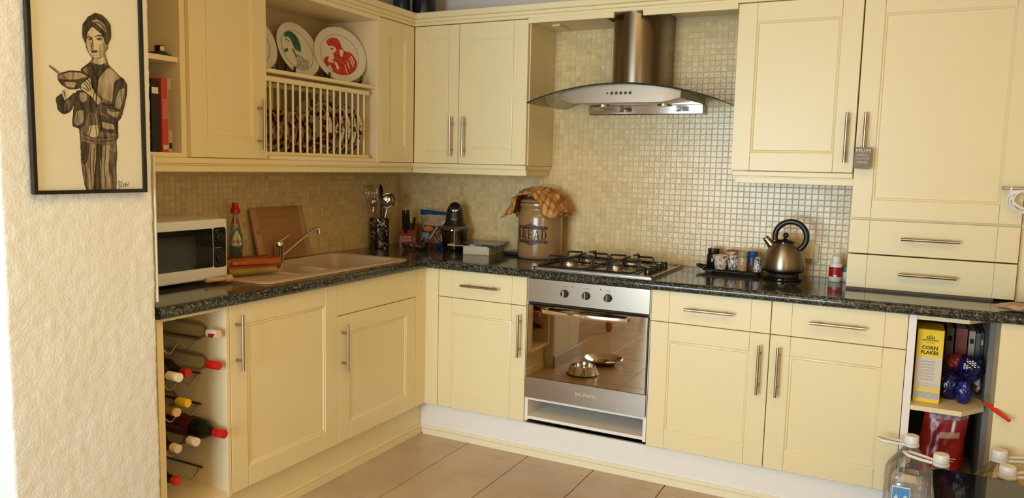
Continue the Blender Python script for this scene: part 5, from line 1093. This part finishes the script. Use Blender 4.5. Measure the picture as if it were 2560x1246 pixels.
# ------------------------------------------------------------------ framed drawing on the pier
fx = .6075
t = thing('framed_drawing', 'black framed ink drawing of a boy with a bowl on the pier', 'picture', (fx, -2.36, 1.281))
bm = B(); y0, y1, z0, z1 = -2.533, -2.190, 1.281, 1.905; fw = .0105
for q in ((y0, y0+fw, z0, z1), (y1-fw, y1, z0, z1), (y0+fw, y1-fw, z0, z0+fw), (y0+fw, y1-fw, z1-fw, z1)): box(bm, fx, fx+.0165, *q, .001)
obj('frame', bm, 'blackgloss', t)
obj('backing', box(B(), fx, fx+.006, y0+fw, y1-fw, z0+fw, z1-fw), 'black', t)
pg = obj('paper', box(B(), fx+.0061, fx+.0068, y0+fw, y1-fw, z0+fw, z1-fw), noisy('old_paper', [(.3, (.68, .66, .53)), (.7, (.72, .70, .57))], 5, .7), t)
def inkm(nm, a, b): return noisy(nm, [(.35, a), (.62, b)], 60, .7, stretch=(1, 1.6, .35), detail=5)
ik = {'d': inkm('ink_dark', (.018, .013, .009), (.085, .062, .036)), 'm': inkm('ink_mid', (.050, .036, .022), (.24, .185, .115)), 'l': inkm('ink_light', (.19, .15, .092), (.42, .345, .215)), 'w': inkm('ink_pale', (.40, .33, .21), (.60, .52, .34))}
xx = fx+.0070
def stroke(bm, pts, wd, x, closed=True):
    n = len(pts)
    for i in range(n if closed else n-1):
        a, b = V((0, *pts[i])), V((0, *pts[(i+1) % n])); d = (b-a)
        if d.length < 1e-5: continue
        d.normalize(); s = V((0, -d.z, d.y))*wd/2; e = d*wd*.35
        bm.faces.new([bm.verts.new(V((x, 0, 0))+p) for p in (a-e-s, b+e-s, b+e+s, a-e+s)])
def rough(pts):
    pts = soft(pts); out = []; n = len(pts)
    for i in range(n):
        a, b = pts[i], pts[(i+1) % n]; k = max(1, int(math.hypot(b[0]-a[0], b[1]-a[1])/.006))
        for j in range(k):
            y, z = a[0]+(b[0]-a[0])*j/k, a[1]+(b[1]-a[1])*j/k
            out.append((y+.0014*noise.noise(V((y*160, z*160, i))), z+.0014*noise.noise(V((y*160, z*160, i+9)))))
    return out
for k, (ink, pts) in enumerate(BOY):
    z_ = xx+.00005*k; q = rough(pts); bm = B(); bm.faces.new([bm.verts.new((z_, y, z)) for y, z in q]); bmesh.ops.triangulate(bm, faces=bm.faces)
    obj('ink_shape', bm, ik[ink], pg, smooth='raw')
    if ink in 'dmw' and len(pts) > 5:
        bm = B(); stroke(bm, q, .0022, z_+.00003); obj('ink_outline', bm, ik['d'], pg, smooth='raw')
bm = B()
for k, (wd, ln) in enumerate(LINES):
    q = [(c.x, c.y) for c in smooth_path([(a, b, 0) for a, b in ln], 8)]
    q = [(a+.0008*noise.noise(V((a*200, b*200, k))), b+.0008*noise.noise(V((a*200, b*200, k+5)))) for a, b in q]
    stroke(bm, q, wd*.00062, xx+.0030, False)
obj('ink_lines', bm, ik['d'], pg, smooth='raw')
bm = B()
for s_ in SIGN: stroke(bm, s_, .0013, xx+.0004, False)
obj('signature', bm, ik['d'], pg, smooth='raw')
obj('picture_glass', box(B(), fx+.0120, fx+.0128, y0+fw, y1-fw, z0+fw, z1-fw), clear('picture_glass', (1, 1, 1), .02, k=.15), t)
# ------------------------------------------------------------------ hanging sign, cable
t = thing('hanging_sign', 'small grey slate sign with white lettering hung on the tall cabinet handle', 'sign', (2.520, -.366, 1.41))
Tr = Matrix.Translation(V((2.5205, -.366, 1.451))) @ Matrix.Rotation(R(1.5), 4, 'Y')
obj('slate', box(B(), -.031, .031, -.003, .003, -.043, .043, .001, 1, mtx=Tr), noisy('grey_slate', [(.3, (.20, .17, .13)), (.7, (.25, .21, .165))], 60, .7), t)
for s_, z_, sz in (('MUM', .029, .0195), ('LOVE you', .0115, .0105), ('TO THE MOON', -.0025, .0072), ('& BACK', -.0175, .0115)):
    bm = text(s_, sz, .0003, 1.05 if sz > .015 else 1); wmax = max(v.co.x for v in bm.verts)
    k = min(1, .027/wmax) if s_ != 'MUM' else .027/wmax
    for v in bm.verts: v.co.x *= k
    place(bm, (0, -.0033, z_), X, Z, -Y); bm.transform(Tr); obj('lettering', bm, 'paper', t)
obj('string', tube(tube(B(), [(2.4965, -.366, 1.4935), (2.516, -.3605, 1.5900)], .0009, 5), [(2.5445, -.366, 1.4925), (2.5265, -.3605, 1.5900)], .0009, 5), 'wood_pale', t)
t = thing('towel_rail', 'flat chrome hook rail at the right edge of the tall cabinet', 'rail', (3.05, -.34, 1.34))
obj('bar', box(box(box(B(), 3.008, 3.30, -.366, -.356, 1.342, 1.352, .002), 3.008, 3.018, -.3555, -.3172, 1.342, 1.352), 3.27, 3.28, -.3555, -.286, 1.342, 1.352), 'nickel', t)
bm = B()
for k in range(3):
    c = V((3.058+.012*k, -.352-.006*k, 1.303-.002*k)); r = .034+.003*k
    tube(bm, [(c.x+r*cos(q*pi/14), c.y-.010*sin(q*pi/14)-.016, c.z+r*1.05*sin(q*pi/14)) for q in range(28)], .0034, 8, closed=True)
tube(bm, smooth_path([(3.035, -.372, 1.352), (3.036, -.374, 1.325), (3.05, -.378, 1.290), (3.085, -.378, 1.27), (3.13, -.36, 1.26)], 6), .0042, 8)
tag(obj('white_cable', bm, 'white', smooth=True), 'coiled white cable hanging from the hook rail', 'cable')
bm = blob(B(), (3.085, -.535, .9265), (.078, .042, .0155), .22, 6, 4, 5, False)
tag(obj('paper_bag', bm, noisy('crumpled_brown', [(.3, (.32, .16, .085)), (.6, (.52, .32, .20))], 30, .7), smooth=50), 'crumpled pinkish brown paper bag at the right end of the worktop', 'bag')
# ------------------------------------------------------------------ things in the open base unit
sz = .5242
t = thing('cereal_box', 'tall yellow and white corn flakes box on the angled shelf', 'box', (2.805, -.44, sz))
x0, x1, y0, y1, hh = 2.763, 2.853, -.510, -.355, .284
ym = mat('cereal_yellow', '#e6c514', .45); wm = mat('cereal_white', '#cfc6b2', .45)
obj('carton', box(B(), x0, x1, y0, y1, sz, sz+hh, .0015), mat('cereal_side', '#c9a512', .5), t)
def fr(nm, a, b, c, d, m): return obj(nm, box(B(), x0+a, x1-b, y0-.0005-(.0003 if nm != 'front_panel' else 0), y0-.0001, sz+c, sz+d), m, t)
fr('front_panel', .0015, .0015, .002, hh-.002, wm); fr('yellow_panel', .0015, .0015, .178, hh-.002, ym); fr('yellow_stripe', .0015, .0015, .047, .058, ym); fr('yellow_stripe', .0015, .0015, .002, .014, ym)
bm = B(); gx = M['ink']
for k in range(6): box(bm, x0+.004, x1-.004, y0-.001, y0-.0008, sz+.017+.0045*k, sz+.0195+.0045*k)
obj('grey_stripes', bm, mat('grey_stripe', (.33, .32, .34), .5), t)
bm = B()
for k in range(7): box(bm, x0+.020, x1-.022-.004*(k % 2), y0-.001, y0-.0008, sz+.088+.0115*k, sz+.0945+.0115*k)
for k in range(3): box(bm, x0+.012, x1-.010, y0-.001, y0-.0008, sz+.062+.006*k, sz+.0645+.006*k)
obj('nutrition_table', bm, mat('table_grey', (.47, .43, .37), .5), t)
obj('lettering', place(text('CORN\nFLAKES', .0185, .0003, bold=.0006), ((x0+x1)/2, y0-.0012, sz+.204), X, Z, -Y), gx, t); obj('lettering', place(text('CROWNFIELD', .0088, .0003, bold=.0002), ((x0+x1)/2, y0-.0012, sz+.2425), X, Z, -Y), gx, t); obj('lettering', place(text('SINCE 1887', .0050, .0003), ((x0+x1)/2, y0-.0012, sz+.233), X, Z, -Y), gx, t)
bm = B(); cxm = (x0+x1)/2
for k in range(5): box(bm, cxm-.012+.0055*k, cxm-.0095+.0055*k, y0-.0012, y0-.0008, sz+.2505, sz+.259+.002*(2-abs(k-2)))
box(bm, cxm-.014, cxm+.014, y0-.0012, y0-.0008, sz+.2485, sz+.2505); obj('crown_emblem', bm, gx, t)
rb = 'books at the back of the angled shelf'
def ubook(lab, x, wd, h, col, lm=None):
    t = thing('cook_book', lab, 'book', (x+wd/2, -.2, sz), rb)
    m = mat('spine_'+lab[:12].replace(' ', '_'), col, .5)
    obj('cover', box(box(box(B(), x, x+wd, -.272, -.268, sz, sz+h), x, x+.002, -.268, -.07, sz, sz+h), x+wd-.002, x+wd, -.268, -.07, sz, sz+h), m, t); obj('pages', box(B(), x+.0022, x+wd-.0022, -.2675, -.072, sz+.002, sz+h-.003), 'pages', t)
    if lm: obj('spine_label', box(B(), x+wd*.2, x+wd*.8, -.2728, -.2722, sz+h*.80, sz+h*.88), lm, t)
ubook('grey book standing directly right of the cereal box', 2.872, .026, .255, (.17, .15, .12), 'dark'); ubook('wide faded red book on the angled shelf', 2.9045, .040, .258, (.30, .065, .045)); ubook('cream book with small emblem right of the red book', 2.950, .0215, .252, (.42, .35, .25), 'dark'); ubook('narrow green grey book on the angled shelf', 2.9745, .014, .246, (.12, .12, .095)); ubook('dark spined book at the right end of the angled shelf', 2.9895, .012, .25, (.03, .03, .03), 'nickel')
blue = noisy('blue_wrapper', [(.35, (.003, .004, .032)), (.65, (.008, .011, .085))], 25, .2); pb = 'crumpled packets on the angled shelf'
tag(obj('packet', blob(B(), (2.888, -.395, sz+.052), (.038, .040, .056), .20, 6, 4, 1, True), blue, smooth=55), 'dark blue crumpled packet standing beside the cereal box', 'packet', pb)
tag(obj('packet', blob(B(), (2.935, -.440, sz+.043), (.026, .028, .046), .20, 6, 4, 2, True), noisy('blue_wrapper_b', [(.35, (.006, .008, .10)), (.65, (.02, .025, .22))], 25, .22), smooth=55), 'small bright blue packet nearest the shelf edge', 'packet', pb)
g = tag(obj('packet', blob(B(), (2.957, -.385, sz+.128), (.044, .042, .048), .20, 6, 4, 3, True), blue, smooth=55), 'large navy packet with white printing lying on top', 'packet', pb)
bm = B()
for k in range(4):
    for j in range(5):
        if (k*3+j*5) % 4: a = V((2.928+.0085*j, -.438-.0006*j+.003*k, sz+.158-.0085*k+.002*j)); box(bm, a.x, a.x+.0065, a.y-.001, a.y+.004, a.z, a.z+.0045)
obj('printing', bm, 'paper', g)
tag(obj('packet', blob(B(), (2.905, -.360, sz+.142), (.034, .034, .030), .16, 5, 4, 6), noisy('red_net', [(.35, (.14, .012, .010)), (.65, (.26, .03, .025))], 70, .4), smooth=55), 'dark red packet tucked in front of the faded red book', 'packet', pb)
tag(obj('packet', blob(B(), (2.985, -.350, sz+.062), (.014, .028, .032), .18, 6, 4, 8), noisy('silver_red', [(.4, (.22, .03, .025)), (.55, (.50, .46, .42))], 40, .3), smooth=55), 'small red and silver packet at the right side of the shelf', 'packet', pb)
t = thing('lighter_wand', 'orange red gas lighter poking out over the shelf edge', 'lighter', (2.99, -.47, sz))
obj('handle', tube(B(), [(3.000, -.528, sz+.036), (3.030, -.578, sz+.026), (3.066, -.632, sz+.010)], [.006, .0095, .0065], 10), mat('orange_red', '#d8361c', .35), t, smooth=50); obj('barrel', tube(B(), [(2.955, -.452, sz+.0475), (2.9995, -.527, sz+.0363)], .0035, 8), 'nickel', t, smooth=50)
# red bag in the lower compartment
t = thing('red_food_bag', 'large shiny red printed food bag in the lower compartment', 'bag', (2.87, -.40, .1845))
def bagf(front):
    def f(u, v):
        s = u*2-1; zz_ = .1848+.292*v; wd = (.086-.012*v)*(1+.03*sin(7*v)); th = .050*(1-s**4)*max(0, 1-v)**.6 + .004*noise.noise(V((s*5, v*8, 2)))
        x = 2.862 + wd*s + .030*v; y = -.385 + (-th if front else th*.7) + .04*v*0
        return V((x, y, zz_))
    return f
bm = B(); grid(bm, 22, 26, bagf(True)); grid(bm, 22, 26, bagf(False), flip=True)
obj('foil', bm, noisy('red_foil', [(.30, (.16, .006, .006)), (.6, (.38, .018, .015))], 9, .22), t, smooth=60)
def bpatch(nm, u0, u1, v0, v1, m, sk=0): obj(nm, grid(B(), 10, 5, lambda u, v: bagf(True)(u0+(u1-u0)*u, v0+(v1-v0)*v+sk*u)+V((0, -.003, 0))), m, t, smooth=True)
bpatch('printed_band', .12, .98, .86, .97, noisy('mauve_band', [(.4, (.20, .04, .05)), (.6, (.42, .26, .28))], 60, .35), .02); bpatch('printed_label', .42, .86, .62, .70, mat('tan_print', (.52, .22, .14), .4), .03); bpatch('printed_lines', .45, .85, .36, .375, 'paper'); bpatch('printed_lines', .45, .80, .33, .342, 'paper')
# ------------------------------------------------------------------ water jugs and bin at bottom right
def jug(label, x, y, rot, hgt=.41, hd=0):
    g = thing('water_jug', label, 'jug', (x, y, 0), 'clear water jugs with white caps'); T = Matrix.Translation(V((x, y, 0))) @ Matrix.Rotation(R(rot), 4, 'Z')
    def body(u, v):
        zz_ = (hgt-.045)*v; a = 2*pi*u; s = .078
        if v > .72: q = (v-.72)/.28; s = .078*(1-q**1.5)+.021*q**1.5
        if v < .03: s = .072+.006*v/.03
        e = 5 if v < .7 else 5-3*(min(1, (v-.7)/.2)); rr = s/((abs(cos(a))**e+abs(sin(a))**e)**(1/e)); rr *= 1-.018*(1 if (v < .7 and sin(v*46) > .6) else 0)
        return T @ V((rr*cos(a), rr*sin(a), zz_+.001))
    obj('bottle_wall', grid(B(), 49, 44, body, wrap=True), 'plastic_clear', g, smooth=60)
    nk = obj('neck', lathe(B(), [(.0212, hgt-.044), (.027, hgt-.043), (.027, hgt-.034), (.022, hgt-.032)], c=(x, y, 0)), 'white', g, smooth=40)
    obj('cap', lathe(B(), [(.0235, hgt-.0318), (.025, hgt-.030), (.0245, hgt-.006), (.023, hgt-.003), (0, hgt-.002)], c=(x, y, 0)), 'white', g, smooth=35)
    L = .115; hp = [T @ V((.024*cos(q)-.0, .024*sin(q), hgt-.036)) for q in (2.0, )]
    h = R(hd); dx, dyy = cos(h), sin(h); pts = []
    for s_, w_ in ((.024, .016), (.06, .021), (.10, .020), (.118, .0)):
        pts.append((s_, w_))
    loop = [(s_, w_) for s_, w_ in pts] + [(s_, -w_) for s_, w_ in pts[-2::-1]]
    obj('carry_handle', tube(B(), [V((x+dx*s_-dyy*w_, y+dyy*s_+dx*w_, hgt-.037+.10*max(0, s_-.03))) for s_, w_ in loop], .0056, 8), 'white', g, smooth=60)
jug('clear water jug nearest the cupboard doors, handle pointing left', 2.768, -.660, 6, .438, 190)
jug('clear water jug in front of the red bag, behind the black bin', 2.858, -.822, 3, .438, 165)
jug('clear water jug at the back right, handle pointing right', 3.044, -.655, 8, .434, 15)
jug('clear water jug at front right with raised white handle loop', 3.052, -.818, 2, .434, 25)
t = thing('plastic_container', 'ribbed clear plastic bottle with mountain label at the bottom edge', 'bottle', (2.764, -.965, 0))
def cont(u, v):
    a = 2*pi*u; z_ = .402*v; s = .056; e = 6
    if v > .90: s = .056-.022*((v-.90)/.10)**2
    if v < .03: s = .052+.006*v/.03
    rr = s/((abs(cos(a))**e+abs(sin(a))**e)**(1/e)); rr *= 1-.02*(1 if sin(v*60) > .5 else 0)
    return V((2.764+rr*cos(a), -.965+rr*sin(a), z_+.001))
obj('bottle_wall', grid(B(), 49, 60, cont, wrap=True), clear('shiny_plastic', (.93, .93, .92), .2, .1, .12), t, smooth=60)
obj('shoulder_top', box(B(), 2.742, 2.788, -.985, -.945, .4028, .406, .001), 'plastic_clear', t)
lb_ = obj('label', box(B(), 2.712, 2.766, -1.0262, -1.0250, .215, .368), mat('label_white', '#d4dade', .4), t)
obj('label_blue', prism(B(), [(2.714, .318), (2.726, .340), (2.738, .318), (2.752, .342), (2.764, .330), (2.764, .364), (2.714, .364)], 1.0264, 1.0268, mtx=Matrix(((1, 0, 0, 0), (0, 0, -1, 0), (0, 1, 0, 0), (0, 0, 0, 1)))), mat('label_blue_print', (.08, .26, .52), .4), lb_)
obj('label_green', prism(B(), [(2.714, .220), (2.742, .220), (2.728, .295), (2.714, .312)], 1.0264, 1.0268, mtx=Matrix(((1, 0, 0, 0), (0, 0, -1, 0), (0, 1, 0, 0), (0, 0, 0, 1)))), mat('label_green_print', (.05, .24, .10), .4), lb_)
t = thing('waste_bin', 'black plastic waste bin with glossy flat lid at bottom right', 'bin', (2.97, -1.15, 0))
def rp(x0, x1, y0, y1, r, z0, z1): return prism(B(), rrect(x0, x1, y0, y1, r, 6), z0, z1)
obj('body', rp(2.832, 3.072, -1.345, -.965, .04, .001, .385), 'black', t)
ld_ = obj('lid', rp(2.818, 3.086, -1.360, -.950, .045, .3855, .428), 'blackgloss', t)
bv = ld_.modifiers.new('bevel', 'BEVEL'); bv.width = .006; bv.segments = 2; bv.limit_method = 'ANGLE'
# ------------------------------------------------------------------ what the oven door mirrors: bowls and furniture beyond
def bowl(label, x, y, r, h):
    t = thing('pet_bowl', label, 'bowl', (x, y, 0)); obj('bowl_shell', lathe(B(), [(r, .006), (r*.98, .010), (r*.80, h), (r*.74, h), (r*.70, h*.35), (0, h*.3)], c=(x, y, 0), seg=40), 'chrome', t, smooth=35)
    obj('rubber_ring', lathe(B(), [(r*.94, .0005), (r*1.03, .001), (r*1.03, .008), (r*1.0, .010), (r*.94, .0055)], c=(x, y, 0), seg=40), 'black', t, smooth=35)
bowl('steel pet bowl with black ring on the floor, seen in the oven door', .835, -2.115, .105, .062)
t = thing('pet_bowl', 'low wide steel pet dish on the floor, seen in the oven door', 'bowl', (.86, -2.45, 0)); obj('bowl_shell', lathe(B(), [(.07, .001), (.085, .004), (.135, .040), (.132, .043), (.082, .012), (.05, .014), (.045, .022), (0, .022)], c=(.86, -2.45, 0), seg=40), 'chrome', t, smooth=35)
t = thing('wooden_table', 'red brown wooden table with turned legs, seen in the oven door', 'table', (.25, -3.85, 0))
obj('table_top', box(B(), -.35, .62, -4.6, -3.40, .735, .765, .008, 2), 'wood_red', t); obj('apron', box(B(), -.29, .56, -4.54, -3.46, .64, .7345), 'wood_red', t)
for x in (-.25, .52):
    for y in (-4.5, -3.5): obj('leg', lathe(B(), [(.020, .001), (.030, .02), (.032, .06), (.022, .09), (.034, .16), (.038, .40), (.026, .50), (.036, .54), (.036, .6395)], c=(x, y, 0), seg=20), 'wood_red', t, smooth=40)
    obj('stretcher', box(B(), x-.015, x+.015, -4.46, -3.54, .17, .21, .003), 'wood_red', t)
